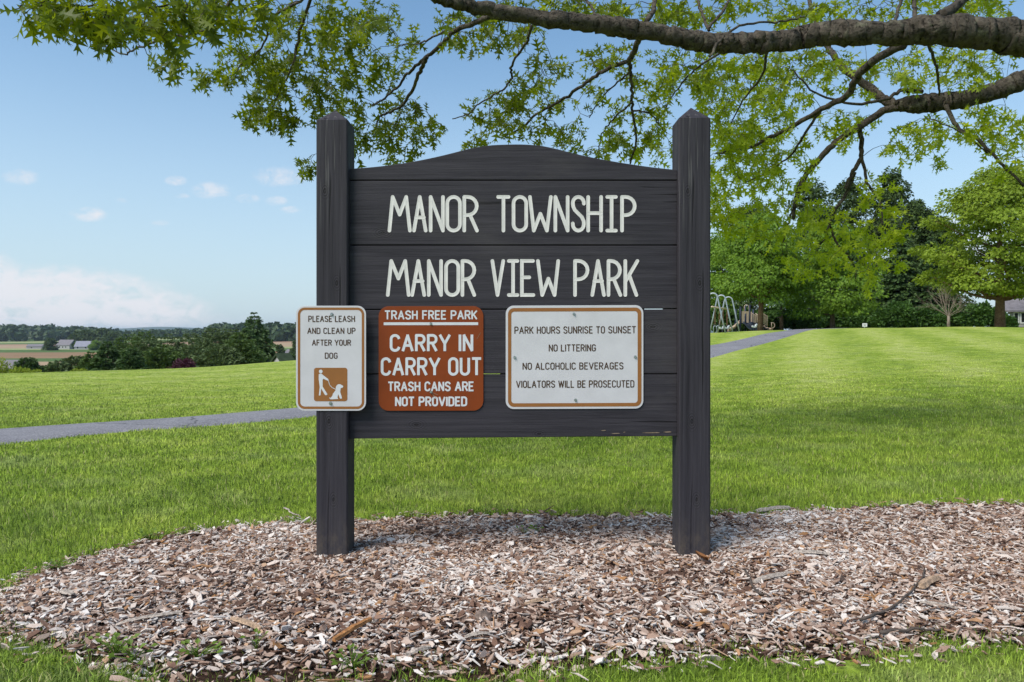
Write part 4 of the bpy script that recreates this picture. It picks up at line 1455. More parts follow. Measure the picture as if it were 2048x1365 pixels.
def left_side_trees():
    g = "evergreens in the belt below the lawn"
    def pine(lab, px, Y, py, rx, sd, mat=L_PINE, rnd=.65, dr=.12, up=.5, leaf=.34, name="pine_tree", wh=22, per=9, sp=34, wd=.3):
        x, y = place(px, Y)
        conifer(name, lab, x, y, tall(py, px, Y), rx * (1.3 if name == 'pine_tree' else 1.08), mat, B_DARK, sd, wh, per, sp, leaf, dr, group=g, power=.8, upturn=up, round_=rnd, width=wd)
    pine("tall dark spruce with ragged top at the belt's right end", 508, 70, 622, 3.1, 51, L_CONE, .16, .62, 0.0, .42, "spruce_tree", 30, 10, 44, .22)
    pine("rounded pine left of the tall ragged spruce", 462, 74, 656, 2.5, 52)
    pine("grey green pine right of the purple bush", 425, 72, 654, 2.3, 53)
    pine("pine rising behind the purple bush", 380, 76, 664, 2.4, 54)
    pine("bushy pine just left of the purple bush", 335, 74, 668, 2.3, 55)
    pine("low spreading pine in front of the taller pines", 440, 64, 688, 2.2, 58, L_PINE, .7)
    pine("low pine tucked behind the purple bush's left side", 325, 63, 690, 2.1, 59, L_YEW, .7)
    pine("yellow green pine at the middle of the belt", 290, 78, 662, 2.5, 56, L_YEW)
    pine("green pine at the left end of the tall belt", 258, 80, 667, 2.4, 57, L_YEW)
    pine("wide pine between the purple bush and the taller pines", 405, 66, 676, 2.2, 68, L_PINE, .7)
    pine("pine filling the belt left of the purple bush", 300, 68, 676, 2.2, 69, L_PINE, .7)
    pine("small topped pine leaning on the tall ragged spruce", 480, 66, 664, 2.0, 70, L_YEW, .6)
    pine("dark pointed spruce at the belt's left front", 215, 56, 683, 1.7, 61, L_CONE, .3, .3, .3, .34, "spruce_tree", 26, 9, 34, .25)
    pine("small pointed spruce between the belt and the dark spruce", 262, 55, 694, 1.5, 62, L_CONE, .3, .3, .3, .32, "spruce_tree", 24, 9, 32, .25)
    pine("slim spruce on the far side of the dark pointed one", 182, 60, 704, 1.5, 63, L_YEW, .4, .25, .4, .3, "spruce_tree")
    pine("low evergreen above the lime shrubs' right end", 150, 62, 712, 1.7, 64, L_PINE, .6)
    pine("low dark evergreen left of the low evergreen", 118, 60, 722, 1.5, 65, L_PINE, .6)
    pine("round dark evergreen right of the grey house roof", 57, 52, 714, 1.2, 66, L_CONE, .6, .2, .3, .28)
    pine("small evergreen beside the mossy shed roof", 582, 44, 707, 0.45, 67, L_CONE, .2, .3, .1, .2, "spruce_tree", 14, 7, 18)
    x, y = place(369, 42); shrub("purple_shrub", "low purple leaved bush before the pines", x, y, 1.7, tall(713, 369, 42), L_PURPLE, B_DARK, 71, 2600, .12)
    g2 = "lime green shrubs at the lawn's far left edge"
    for k, (lab, px, Y, py) in enumerate([("lime green shrub touching the frame's left edge", 4, 36, 712), ("lime green shrub under the grey house roof", 38, 35, 729), ("low lime green shrub right of the house roof", 68, 36, 734), ("small lime green shrub under the spruces", 160, 37, 732)]):
        x, y = place(px, Y); shrub("lime_shrub", lab, x, y, (1.5, 1.2, 1.0, .9)[k], max(.3, tall(py, px, Y)), L_LIME, B_DARK, 75 + k, 1900, .10, g2)
    # trees standing out in the farmland
    g3 = "field trees in the valley"
    for k, (lab, px, Y, py, rx, m) in enumerate([("round dark tree alone in the valley fields", 102, 560, 678, 5.6, L_DARK), ("pale green tree between the two farm roofs", 148, 600, 683, 3.6, L_PLAY), ("pale tree just right of the barn", 190, 560, 681, 4.5, L_PLAY),
                                                 ("dark tree at the right end of the valley grove", 228, 640, 668, 9, L_DARK), ("broad olive tree at the left of the valley grove", 170, 690, 663, 13, L_DARK), ("broad dark tree in the middle of the valley grove", 205, 720, 661, 14, L_DARK),
                                                 ("dark tree beside the far brick house", 592, 300, 680, 2.8, L_DARK), ("small dark bush left of the far brick house", 560, 310, 690, 2.4, L_DARK)]):
        x, y = place(px, Y)
        round_tree("field_tree", lab, x, y, max(3.0, tall(py, px, Y)), rx, m, B_DARK, .05, 45, 60, max(.6, rx * .16), .3, 81 + k, .7, group=g3, clump_r=.34, limbs=6)


left_side_trees()


def far_woods():
    """the wooded ridge across the valley reads as one mass"""
    m = leaf_mat("far_wood_leaf", (0.026, 0.052, 0.020), (0.060, 0.095, 0.032), 0.15)
    rng = np.random.default_rng(9)
    Ps, Ns, Ss = [], [], []
    def belt(px0, px1, Y0, Y1, hfun, n, r):
        for _ in range(n):
            px, Y = rng.uniform(px0, px1), rng.uniform(Y0, Y1)
            x = (px - 1024) / F * Y
            h = hfun(px, Y) * rng.uniform(.82, 1.08)
            g = gz(x, Y)
            k = 46
            d = rng.normal(0, 1, (k, 3)); d /= np.linalg.norm(d, axis=1)[:, None]
            rr = r * rng.uniform(.7, 1.35)
            c = np.array([x, Y, g + h - rr])
            P = c + d * rr * np.array([1, 1, .9])
            Ps.append(P); Ns.append(d + rng.normal(0, .3, (k, 3))); Ss.append(np.full(k, rr * .85) * rng.uniform(.7, 1.2, k))
            k2 = 16
            P = np.stack([x + rng.normal(0, rr * .5, k2), Y + rng.normal(0, rr * .5, k2), g + rng.uniform(0, max(1.0, h - rr), k2)], -1)
            Ps.append(P); Ns.append(rng.normal(0, 1, (k2, 3)) + np.array([0, -1, .3])); Ss.append(np.full(k2, rr * .9))
    belt(-500, 236, 1060, 1360, lambda px, Y: 11.5 + 9 * min(1, max(0, 1.0 - (px - 60) / 170)), 300, 8)
    belt(225, 430, 1000, 1250, lambda px, Y: 10.5, 90, 6)
    belt(420, 640, 820, 1000, lambda px, Y: 17, 130, 7)
    belt(640, 1000, 800, 1000, lambda px, Y: 15, 60, 8)
    P, N, S = np.concatenate(Ps), np.concatenate(Ns), np.concatenate(Ss)
    D = np.cross(N, rng.normal(0, 1, N.shape))
    o = leaves_mesh("far_wood", P, D, N, S, m, None, 1.0)
    tag(o, "long dark wood covering the ridge across the valley", "wood", kind="stuff")


far_woods()


def blue_ridge():
    m = plain("distant_forest_hill", (0.035, 0.065, 0.035), 0.9, 0.15, 0.01)
    xs = np.linspace(-8500, 3500, 160)
    rng = np.random.default_rng(2)
    prof = 34 + 14 * np.sin(xs / 640 + 1.2) + 8 * np.sin(xs / 270) + 5 * np.sin(xs / 130 + 2)
    rows = []
    for t, dy in ((0.0, -900), (.35, -600), (.75, -280), (1.0, 0), (.7, 400), (0, 1100)):
        rows.append(np.stack([xs, np.full_like(xs, 6800 + dy), -26 + (prof + 26) * t], -1))
    R = np.array(rows); n = len(xs)
    fs = [(a * n + i, a * n + i + 1, (a + 1) * n + i + 1, (a + 1) * n + i) for a in range(5) for i in range(n - 1)]
    o = fast_mesh("hills", R.reshape(-1, 3), np.full(len(fs), 4), np.array(fs), m, smooth=True)
    tag(o, "low blue wooded hills on the horizon", "hills", kind="structure")


blue_ridge()

# ------------------------------------------------------------------ buildings
M_SIDING = plain("grey_siding", (0.36, 0.33, 0.35), 0.7, 0.06, 2.0)
M_SHINGLE = plain("grey_roof_shingle", (0.17, 0.155, 0.17), 0.85, 0.25, 3.0)
M_TIN = plain("pale_metal_roof", (0.20, 0.20, 0.25), 0.5, 0.08, 0.6)
M_WALLW = plain("white_house_wall", (0.33, 0.32, 0.32), 0.7, 0.06, 1.0)
M_BRICK = plain("red_brick_wall", (0.26, 0.11, 0.085), 0.8, 0.15, 2.0)
M_GLASS = plain("dark_window_glass", (0.018, 0.020, 0.024), 0.12, 0.1, 2.0, 0.5)
M_TRIM = plain("white_trim", (0.70, 0.69, 0.68), 0.6, 0.05, 3.0)
M_MOSS = plain("mossy_dark_roof", (0.030, 0.045, 0.022), 0.9, 0.4, 3.0)


def house(name, label, x, y, w, d, hw, hr, wall, roof, rz=0.0, windows=(), cat="house", z=None, over=0.35, chimney=None, group=None):
    """gabled house: ridge along its width; windows on the front face as (x, z, w, h)"""
    z0 = (gz(x, y) if z is None else z) - 0.2
    root = thing(name, label, cat, (x, y, z0), rz, group)
    mb = MB()
    V = [(-w / 2, -d / 2, -.5), (w / 2, -d / 2, -.5), (w / 2, d / 2, -.5), (-w / 2, d / 2, -.5), (-w / 2, -d / 2, hw), (w / 2, -d / 2, hw), (w / 2, d / 2, hw), (-w / 2, d / 2, hw), (-w / 2, 0, hw + hr * .97), (w / 2, 0, hw + hr * .97)]
    mb.add(V, [(0, 1, 5, 4), (2, 3, 7, 6), (1, 2, 6, 9, 5), (3, 0, 4, 8, 7), (3, 2, 1, 0)])
    mb.build("wall", wall, root)
    mb = MB()
    e = over
    k = hr / (d / 2)
    for s in (-1, 1):
        a, b = (-w / 2 - e, s * (d / 2 + e), hw - e * k + .06), (w / 2 + e, s * (d / 2 + e), hw - e * k + .06)
        c, q = (w / 2 + e, 0, hw + hr + .06), (-w / 2 - e, 0, hw + hr + .06)
        up = .14
        V = [a, b, c, q] + [(p[0], p[1], p[2] + up) for p in (a, b, c, q)]
        mb.add(V, [(3, 2, 1, 0), (4, 5, 6, 7), (0, 1, 5, 4), (1, 2, 6, 5), (3, 0, 4, 7)])
    r = mb.build("roof", roof, root)
    if chimney:
        MB().box((chimney, d * .1, hw + hr + .3), (.7, .7, 1.4)).build("chimney", M_BRICK, r)
    for wx, wz, ww, wh in windows:
        f = MB()
        t = .09
        yy = -d / 2 - .03
        f.box((wx, yy, wz + wh / 2 + t / 2), (ww + 2 * t, .06, t)).box((wx, yy, wz - wh / 2 - t / 2), (ww + 2 * t, .06, t))
        f.box((wx - ww / 2 - t / 2, yy, wz), (t, .06, wh)).box((wx + ww / 2 + t / 2, yy, wz), (t, .06, wh))
        wo = f.build("window", M_TRIM, root)
        MB().box((wx, -d / 2 - .012, wz), (ww, .02, wh)).build("pane", M_GLASS, wo)
    return root


def buildings():
    x, y = place(2116, 60)
    house("house", "grey sided house with shingled hip eaves at the lawn's far right edge", x, y, 6.4, 7, 1.45, 2.0, M_SIDING, M_SHINGLE, -0.63, ((-2.75, .85, .22, .75), (-2.3, .85, .22, .75), (-1.2, .85, .9, .8)), z=gz(x, y) + .2)
    x, y = place(28, 64)
    house("house", "house showing only its grey roof above the lime shrubs", x, y, 2.5, 4, 2.0, 1.0, M_WALLW, M_SHINGLE, 0.05, ((0, 1.2, .8, .9),), z=EYE - (720 - HZ) / F * 64 - 3.0)
    x, y = place(168, 590)
    house("barn", "barn with pale metal roof in the valley", x, y, 11, 9, 2.6, 4.2, M_WALLW, M_TIN, 0.15, ((-3, 1.8, 1.4, 1.4), (3, 1.8, 1.4, 1.4)), "barn")
    x, y = place(134, 600)
    house("house", "dark roofed farmhouse with white walls left of the barn", x, y, 13, 9, 3.6, 4.2, M_WALLW, M_SHINGLE, -.2, ((-3, 2, 1.2, 1.4), (0, 2, 1.2, 1.4), (3, 2, 1.2, 1.4)))
    x, y = place(72, 610)
    house("shed", "low dark shed alone in the valley's brown field", x, y, 12, 6, 2.3, 1.8, M_SIDING, M_SHINGLE, .1, ((-2, 1.3, 1.2, .9),), "shed")
    x, y = place(572, 320)
    house("house", "far brick house with white gables right of the tall spruce", x, y, 5.6, 5, 3.2, 2.2, M_BRICK, M_SHINGLE, .2, ((-1.5, 2, .8, 1.2), (1.5, 2, .8, 1.2)))
    x, y = place(584, 330)
    house("house", "far white house beside the brick house", x, y, 4.2, 5, 4.0, 2.0, M_WALLW, M_SHINGLE, -.2, ((0, 2.5, .8, 1.2),))
    x, y = place(566, 43)
    zt = EYE - (709 - HZ) / F * 43
    house("shed", "mossy shed roof just breaking the lawn's edge left of the leash sign", x, y, .8, 1.0, .4, .42, M_SIDING, M_MOSS, .9, ((0, .2, .3, .3),), "shed", z=zt - .75, over=.1)


buildings()

# ------------------------------------------------------------------ playground
M_GALV = plain("pale_galvanised_tube", (0.30, 0.335, 0.38), 0.4, 0.1, 5.0, 0.5, 0.3)
M_TAN = plain("tan_play_plastic", (0.58, 0.45, 0.34), 0.5, 0.06, 3.0)
M_NAVY = plain("navy_play_steel", (0.020, 0.028, 0.055), 0.45, 0.1, 3.0)
M_SLIDE = plain("dark_slide_plastic", (0.050, 0.058, 0.080), 0.4, 0.1, 3.0)
M_CHAIN = plain("rusty_chain", (0.16, 0.075, 0.045), 0.7, 0.3, 30.0)
M_RUBBER = plain("black_rubber", (0.02, 0.02, 0.022), 0.6, 0.2, 9.0)


def playground():
    # swings: a row of inverted-U arches with a beam between them
    A = np.array([*place(1426, 41), 0.0]); B = np.array([*place(1457, 46.5), 0.0])
    A[2], B[2] = gz(A[0], A[1]), gz(B[0], B[1])
    dirv = (B - A); dirv[2] = 0; Lr = np.linalg.norm(dirv); dirv /= Lr
    acr = np.array([dirv[1], -dirv[0], 0])
    root = thing("swing_set", "pale tubular swing set of arched legs beside the right post", "swing set", tuple(A))
    H = 2.26
    for k in range(3):
        c = dirv * Lr * k / 2
        c[2] = (B[2] - A[2]) * k / 2
        pts = []
        half, r = 0.70, 0.25
        pts.append(c + acr * -half + np.array([0, 0, -.1]))
        pts.append(c + acr * (-half * .62) + np.array([0, 0, H * .5]))
        for a in np.linspace(175, 5, 9):
            pts.append(c + acr * (r * math.cos(rad(a))) + np.array([0, 0, H - r + r * math.sin(rad(a))]))
        pts.append(c + acr * (half * .62) + np.array([0, 0, H * .5]))
        pts.append(c + acr * half + np.array([0, 0, -.1]))
        MB().tube(pts, .045, 8).build("arch", M_GALV, root, True)
    zb = H - .78
    MB().tube([np.array([0, 0, zb]) - dirv * .4, dirv * (Lr + .4) + np.array([0, 0, zb + B[2] - A[2]])], .05, 8).build("beam", M_TAN, root, True)
    for k in range(4):
        c = dirv * Lr * ((k + .5) / 4 + (.02 if k % 2 else -.02))
        for s in (-1, 1):
            p = c + dirv * .2 * s
            MB().tube([p + np.array([0, 0, zb]), p + np.array([0, 0, .5])], .014, 5).build("chain", M_CHAIN, root)
        MB().box(c + np.array([0, 0, .48]), (.16, .44, .035), math.atan2(-dirv[0], dirv[1])).build("seat", M_RUBBER, root, bevel=.01)

    # play structure
    Y = 54.0
    ox, oy = place(1505, Y)
    oz = gz(ox, oy) - .02
    root = thing("play_structure", "tan and navy play structure with slides and railed steps", "play structure", (ox, oy, oz))
    S = Y / F
    X = lambda px: (px - 1505) * S
    Z = lambda py: EYE - (py - HZ) * S - oz
    for px, yy, top in ((1481, 0, 614), (1499.5, 0, 610), (1503.5, 1.5, 611), (1484, 1.5, 618), (1520, 1.5, 618), (1519, 0, 620)):
        MB().tube([(X(px), yy, -.2), (X(px), yy, Z(top))], .075, 8).build("post", M_NAVY, root, True)
    deck = Z(647)
    MB().box((X(1500), .75, deck), (X(1520) - X(1482), 1.6, .08)).build("deck", M_NAVY, root, bevel=.01)
    # front panel with an arched opening
    x0, x1, z0, z1 = X(1483), X(1498.5), Z(646), Z(623)
    xa, xb, zo = X(1489), X(1495), Z(627)
    r = (xb - xa) / 2
    arch = [(xa, z0 + .1)] + [(xa + r + r * math.cos(rad(a)), zo - r + r * math.sin(rad(a))) for a in range(180, -1, -20)] + [(xb, z0 + .1)]
    poly = [(x0, z0), (x0, z1), (x1, z1), (x1, z0), (xb, z0)] + arch[::-1] + [(xa, z0)]
    n = len(poly)
    V = [(a, -.02, b) for a, b in poly] + [(a, .04, b) for a, b in poly]
    MB().add(V, [tuple(range(n))[::-1], tuple(range(n, 2 * n))] + [(i, (i + 1) % n, n + (i + 1) % n, n + i) for i in range(n)]).build("panel", M_TAN, root)
    MB().box((X(1511), 1.52, (Z(623) + Z(646)) / 2), (X(1518) - X(1506), .05, Z(623) - Z(646))).build("panel", M_TAN, root, bevel=.01)
    hp = [(X(1489), .05, Z(625))] + [(X(1493.5) + X(1505 + 4.5) * math.cos(rad(a)), .05, Z(614.5) + X(1505 + 4.5) * math.sin(rad(a))) for a in range(180, -1, -30)] + [(X(1498), .05, Z(625))]
    MB().tube(hp, .03, 6).build("hoop", M_TAN, root, True)
    # double slide to the front
    def chute(name, pts, wv, mat):
        mb = MB()
        p = np.array(pts, float); wv = np.array(wv, float)
        sec = [(-.5, .16), (-.42, .0), (0, -.03), (.42, .0), (.5, .16), (.44, -.05), (0, -.09), (-.44, -.05)]
        V = [q + wv * a + np.array([0, 0, b]) for q in p for a, b in sec]
        m = len(sec)
        f = [(i * m + k, i * m + (k + 1) % m, (i + 1) * m + (k + 1) % m, (i + 1) * m + k) for i in range(len(p) - 1) for k in range(m)]
        f += [tuple(range(m)), tuple((len(p) - 1) * m + k for k in range(m))[::-1]]
        mb.add(V, f)
        return mb.build(name, mat, root, True)
    chute("slide", [(X(1492), -.05, deck), (X(1492), -.5, deck - .08), (X(1491), -1.3, deck * .42), (X(1490), -1.8, .16), (X(1490), -2.3, .10)], (X(1505 + 14.5), 0, 0), M_SLIDE)
    # curved tan slide to the left
    chute("slide", [(X(1483), .5, deck + .02), (X(1478), .45, deck - .15), (X(1471), .3, deck * .5), (X(1463), .1, .18), (X(1455), -.1, .08)], (.1, .62, 0), M_TAN)
    MB().tube([(X(1484), .1, deck + .1), (X(1480), .1, Z(641)), (X(1473), .05, Z(648)), (X(1470), .05, Z(653))], .03, 6).build("handrail", M_TAN, root, True)
    # railed steps to the right
    for yy in (0.05, 1.45):
        for (pa, za_), (pb, zb_) in (((1504, 627), (1513, 632)), ((1524, 626.5), (1535.5, 633))):
            if yy > 1 and pa < 1510: continue
            MB().tube([(X(pa), yy, Z(za_)), (X(pb), yy, Z(zb_)), (X(pb), yy, Z(zb_ + 19))], .032, 6).build("handrail", M_TAN, root, True)
            mb = MB()
            for q in range(7):
                t = (q + .5) / 7
                xx = X(pa + (pb - pa) * t); zt = Z(za_ + (zb_ - za_) * t)
                mb.tube([(xx, yy, zt), (xx, yy, zt - .62)], .016, 5)
            mb.tube([(X(pa), yy, Z(za_ + 19)), (X(pb), yy, Z(zb_ + 19))], .025, 5)
            mb.build("railing", M_TAN, root)
    mb = MB()
    for q in range(5):
        t = q / 4
        mb.box((X(1522 + 15 * t), .75, deck * (1 - t) + .1 * t), (.42, 1.3, .06))
    mb.build("steps", M_NAVY, root)
    chute("slide", [(X(1520), 1.0, deck), (X(1527), 1.0, deck * .75), (X(1535), 1.0, .32), (X(1544), 1.0, .14), (X(1552), 1.0, .12)], (0, .6, 0), M_TAN)
    lp = [(X(1549), .6, .1), (X(1549), .6, Z(645.5))] + [(X(1550.5) + .18 * math.sin(rad(a)), .6, Z(651) + .2 * math.cos(rad(a))) for a in range(0, 181, 30)] + [(X(1549), .6, Z(658))]
    MB().tube(lp, .035, 6).build("loop", M_TAN, root, True)

    # little white riders and looped bars near the swings
    g = "white spring riders by the swings"
    M_W = plain("white_play_plastic", (0.50, 0.52, 0.54), 0.45, 0.05, 4.0)
    for lab, px, YY in (("white spring rider between the play structure and the brown trunk", 1509, 44.5), ("white spring rider at the foot of the last swing arch", 1454, 45.5), ("white spring rider just left of the rider by the last arch", 1444, 45.0)):
        x, y = place(px, YY)
        r = thing("spring_rider", lab, "spring rider", (x, y, gz(x, y)), .4, g)
        r.scale = (.8, .8, .8)
        a = np.linspace(0, 6.283 * 4, 40)
        MB().tube(np.stack([.06 * np.cos(a), .06 * np.sin(a), np.linspace(-.02, .24, 40)], -1), .014, 5).build("spring", M_RUBBER, r, True)
        pr = [(-.24, .30), (-.26, .40), (-.16, .42), (-.05, .37), (.05, .38), (.10, .50), (.20, .56), (.27, .50), (.22, .42), (.16, .28), (0, .24), (-.16, .25)]
        n = len(pr)
        V = [(u, -.06, v) for u, v in pr] + [(u, .06, v) for u, v in pr]
        MB().add(V, [tuple(range(n)), tuple(range(n, 2 * n))[::-1]] + [((i + 1) % n, i, n + i, n + (i + 1) % n) for i in range(n)]).build("body", M_W, r, bevel=.02)
        MB().tube([(.14, -.16, .44), (.14, .16, .44)], .015, 6).build("handle", M_GALV, r)
    g = "looped grab bars under the swings"
    for lab, px in (("looped grab bar nearest the right post", 1430), ("looped grab bar just right of the first loop", 1436)):
        x, y = place(px, 45.5)
        pts = [(-.09, 0, -.1), (-.09, 0, .32)] + [(.09 * math.cos(rad(a)), 0, .34 + .1 * math.sin(rad(a))) for a in range(180, -1, -30)] + [(.09, 0, .2)]
        o = MB().tube(pts, .022, 6).build("grab_bar", M_GALV, None, True, loc=(x, y, gz(x, y)))
        tag(o, lab, "grab bar", g)

    # small white notice on the crest
    Y = 39.0
    x, y = place(1729.5, Y)
    z = gz(x, y)
    r = thing("lawn_sign", "small white notice board low on the lawn's crest", "sign", (x, y, z))
    S = Y / F
    zc = EYE - (650.5 - HZ) * S - z
    MB().box((0, 0, zc), (9.5 * S, .02, 7 * S)).build("plate", M_TRIM, r, bevel=.004)
    MB().box((0, .03, zc / 2 - .05), (.04, .03, zc + .1)).build("stake", M_GALV, r)
    mb = MB()
    for q, w in ((.3, .7), (.0, .62), (-.28, .5)):
        mb.box((0, -.0115, zc + q * 5 * S), (9 * S * w, .003, .8 * S))
    mb.build("lettering", M_SIDING, r)


playground()

# ------------------------------------------------------------------ the oak that overhangs the sign
B_OAK = bark_mat("oak_bark", (0.028, 0.023, 0.018), (0.130, 0.106, 0.083), 11.0)


def oak_leaf():
    """spring leaves; sunlight painted into the colour, olive left to lime at lower right"""
    m, t = material("oak_leaf_spring")
    g = t.n('ShaderNodeNewGeometry')
    x = t.n('ShaderNodeSeparateXYZ', {0: g.outputs['Position']})
    painted_sun = t.math('MULTIPLY', t.mapr(x.outputs[0], -0.5, 2.6, 0.0, 1.0, True), t.mapr(x.outputs[2], 4.4, 2.2, 0.25, 1.0, True))  # brighter tone low on the right stands in for sun on the leaves
    k = t.math('ADD', t.math('MULTIPLY', g.outputs['Random Per Island'], 0.45), t.math('MULTIPLY', painted_sun, 0.6))
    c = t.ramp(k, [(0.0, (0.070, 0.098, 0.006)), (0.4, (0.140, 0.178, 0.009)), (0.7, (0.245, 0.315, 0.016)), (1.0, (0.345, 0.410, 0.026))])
    tc = t.mix(1.0, c, (1.9, 1.8, 0.8), 'MULTIPLY')
    p = t.n('ShaderNodeBsdfPrincipled', {'Base Color': c, 'Roughness': 0.45, 'Specular IOR Level': 0.25})
    tr = t.n('ShaderNodeBsdfTranslucent', {'Color': tc})
    mx = t.n('ShaderNodeMixShader', {0: 0.5, 1: p.outputs[0], 2: tr.outputs[0]})
    t.n('ShaderNodeOutputMaterial', {'Surface': mx.outputs[0]})
    return m


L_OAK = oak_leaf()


def z6(p, d):   # points read off the enlarged middle of the canopy
    return [(700 + x / 2.926, y / 2.926) for x, y in p]


def z7(p):
    return [(1350 + x / 2.934, y / 2.934) for x, y in p]


def z5(p):
    return [(x / 2.926, y / 2.926) for x, y in p]


def z2(p):
    return [(1400 + x / 3.102, 300 + y / 3.102) for x, y in p]


def oak():
    rng = np.random.default_rng(21)
    TX, TY = 6.4, 5.6
    root = thing("oak_tree", "oak reaching over the sign from the right with long bare limbs and lobed leaves", "tree", (TX, TY, gz(TX, TY)))
    org = np.array([TX, TY, gz(TX, TY)])
    limbs, twigs = MB(), MB()
    nodes, nrad = [], []

    def smooth(p, n):
        p = np.asarray(p, float)
        s = np.linspace(0, len(p) - 1, n)
        t = np.arange(len(p))
        return np.stack([pchip(t, p[:, i], s) for i in range(p.shape[1])], -1)

    def branch(pts, d0, d1, w0, w1, n=None, mb=None, seg=8, wob=0.004, knots=0.0):
        """pts: photo pixels along the branch; depth d0->d1; width in photo pixels w0->w1"""
        if len(pts[0]) == 2:
            L = np.r_[0, np.cumsum(np.hypot(*np.diff(np.array(pts), axis=0).T))]
            L /= L[-1]
            pts = [(p[0], p[1], d0 + (d1 - d0) * l) for p, l in zip(pts, L)]
        n = n or max(10, len(pts) * 5)
        q = smooth(pts, n)
        P = np.stack([at(a, b, c) for a, b, c in q])
        w = np.linspace(w0, w1, n) if np.isscalar(w0) else smooth(np.array(w0)[:, None], n)[:, 0]
        r = w / 2 / F * q[:, 2]
        P[1:-1] += rng.normal(0, wob, (n - 2, 3))
        if knots: r = r * (1 + knots * np.convolve(rng.normal(0, 1, n + 4), np.ones(5) / 5, 'valid'))
        (mb or limbs).tube(P - org, r, seg, True, 0.16 if r.max() > .03 else 0.0)
        nodes.extend(P); nrad.extend(r)
        return P

    # trunk, out of frame to the right
    tp = [(TX, TY, -.3), (TX, TY, .5), (TX + .02, TY, 1.6), (TX, TY + .05, 3.0), (TX - .05, TY, 4.6), (TX, TY, 6.5), (TX + .1, TY, 8.5)]
    trunk = MB().tube(smooth(tp, 24) - org, np.interp(np.linspace(0, 1, 24), [0, .1, .4, .7, 1], [.42, .33, .28, .2, .06]), 14)
    trunk.build("trunk", B_OAK, root, True)

    # the two big limbs (px, py, depth)
    main = [(2620, 210, 5.5), (2400, 120, 5.0), (2200, 92, 4.75), (2048, 78, 4.62), (1950, 66, 4.6), (1865, 61, 4.6), (1770, 67, 4.62), (1657, 67, 4.65), (1580, 80, 4.7), (1503, 86, 4.7), (1430, 87, 4.7), (1350, 74, 4.65), (1247, 56, 4.6), (1110, 40, 4.5), (973, 19, 4.4), (895, 2, 4.3), (800, -40, 4.2), (650, -95, 4.0), (430, -125, 3.8), (220, -110, 3.6), (60, -60, 3.4)]
    branch(main, 0, 0, [95, 86, 76, 66, 60, 58, 48, 46, 42, 40, 40, 36, 36, 32, 28, 24, 22, 19, 15, 10, 4], 0, 360, seg=22, knots=.10, wob=.005)
    second = [(2620, 150, 5.9), (2400, 110, 6.1), (2200, 115, 6.3), (2120, 135, 6.4), (2048, 159, 6.45), (1990, 183, 6.5), (1929, 198, 6.55), (1880, 205, 6.6), (1844, 208, 6.6), (1793, 211, 6.65)]
    branch(second, 0, 0, [60, 54, 46, 42, 37, 35, 34, 34, 36, 24], 0, 170, seg=18, knots=.10)
    branch(z7([(1300, 620), (1230, 590), (1150, 520), (1060, 455), (980, 395), (915, 305), (860, 200), (800, 60), (770, -80)]), 6.65, 7.6, 20, 7)
    branch(z7([(1310, 630), (1250, 640), (1100, 735), (950, 830), (850, 930), (770, 1030), (715, 1150), (690, 1290)]), 6.65, 6.9, 17, 7)
    branch(z2([(690, 110), (620, 200), (590, 340), (540, 470), (515, 570)]), 6.9, 7.0, 7, 2.5)
    branch(z7([(1085, 745), (1095, 900), (1050, 1000), (1000, 1110)]), 6.75, 6.9, 10, 8)
    branch(z2([(960, 140), (900, 290), (840, 370), (800, 470), (770, 560), (690, 630)]), 6.9, 7.0, 8, 2.5)
    branch(z2([(1000, 50), (1040, 210), (1120, 340), (1130, 470)]), 6.9, 6.8, 7, 2.5)
    branch(z2([(803, 470), (850, 580), (920, 660), (955, 720), (965, 800)]), 7.0, 7.0, 5, 2)
    branch(z7([(1340, 270), (1180, 350), (1070, 455), (1010, 560), (860, 640), (700, 740), (560, 810), (420, 870), (240, 900)]), 4.9, 7.0, 18, 4)
    branch(z7([(860, 640), (760, 790), (690, 900), (560, 1000), (420, 1070)]), 6.4, 7.2, 6, 2)
    branch(z7([(1450, 540), (1340, 530), (1240, 580), (1050, 610), (850, 560), (700, 420)]), 6.5, 6.0, 9, 3)
    branch(z7([(1590, 620), (1650, 740), (1790, 830), (1890, 940), (2020, 1060), (2140, 1180)]), 6.5, 6.0, 9, 4)
    branch(z7([(1790, 830), (1830, 900), (1700, 790), (1500, 700)]), 6.4, 6.2, 4, 2)
    branch(z7([(1560, 90), (1660, 30), (1740, -60), (1850, -250)]), 4.65, 5.4, 22, 14)
    branch(z7([(1410, 120), (1405, 0), (1380, -160)]), 4.7, 5.2, 9, 6)
    branch(z7([(1290, 130), (1330, 0), (1400, -200)]), 4.7, 5.4, 7, 5)
    branch(z7([(1490, 270), (1540, 420), (1550, 560)]), 4.7, 6.3, 6, 4)
    branch(z7([(205, 330), (290, 210), (430, 140), (620, 130), (760, 100)]), 4.5, 5.2, 6, 3)
    branch(z7([(200, 180), (140, 20), (110, -150)]), 4.7, 5.2, 6, 4)
    branch(z7([(200, 165), (320, 0), (400, -150)]), 4.7, 5.4, 6, 4)
    branch(z7([(540, 310), (520, 420), (420, 560), (330, 720)]), 4.9, 6.6, 6, 2.5)
    branch(z7([(330, 270), (130, 400), (20, 520), (-60, 640)]), 4.9, 6.5, 5, 2)
    branch(z6([(860, 85), (760, 120), (640, 170), (590, 200), (520, 280), (440, 340), (360, 410), (300, 480), (210, 570), (130, 620)], 0), 4.6, 6.2, 12, 3)
    branch(z6([(450, 335), (420, 400), (385, 480), (320, 605), (240, 655), (170, 690), (150, 790)], 0), 5.4, 6.4, 9, 3)
    branch(z6([(590, 170), (480, 220), (400, 260), (280, 270)], 0), 5.0, 5.6, 5, 2)
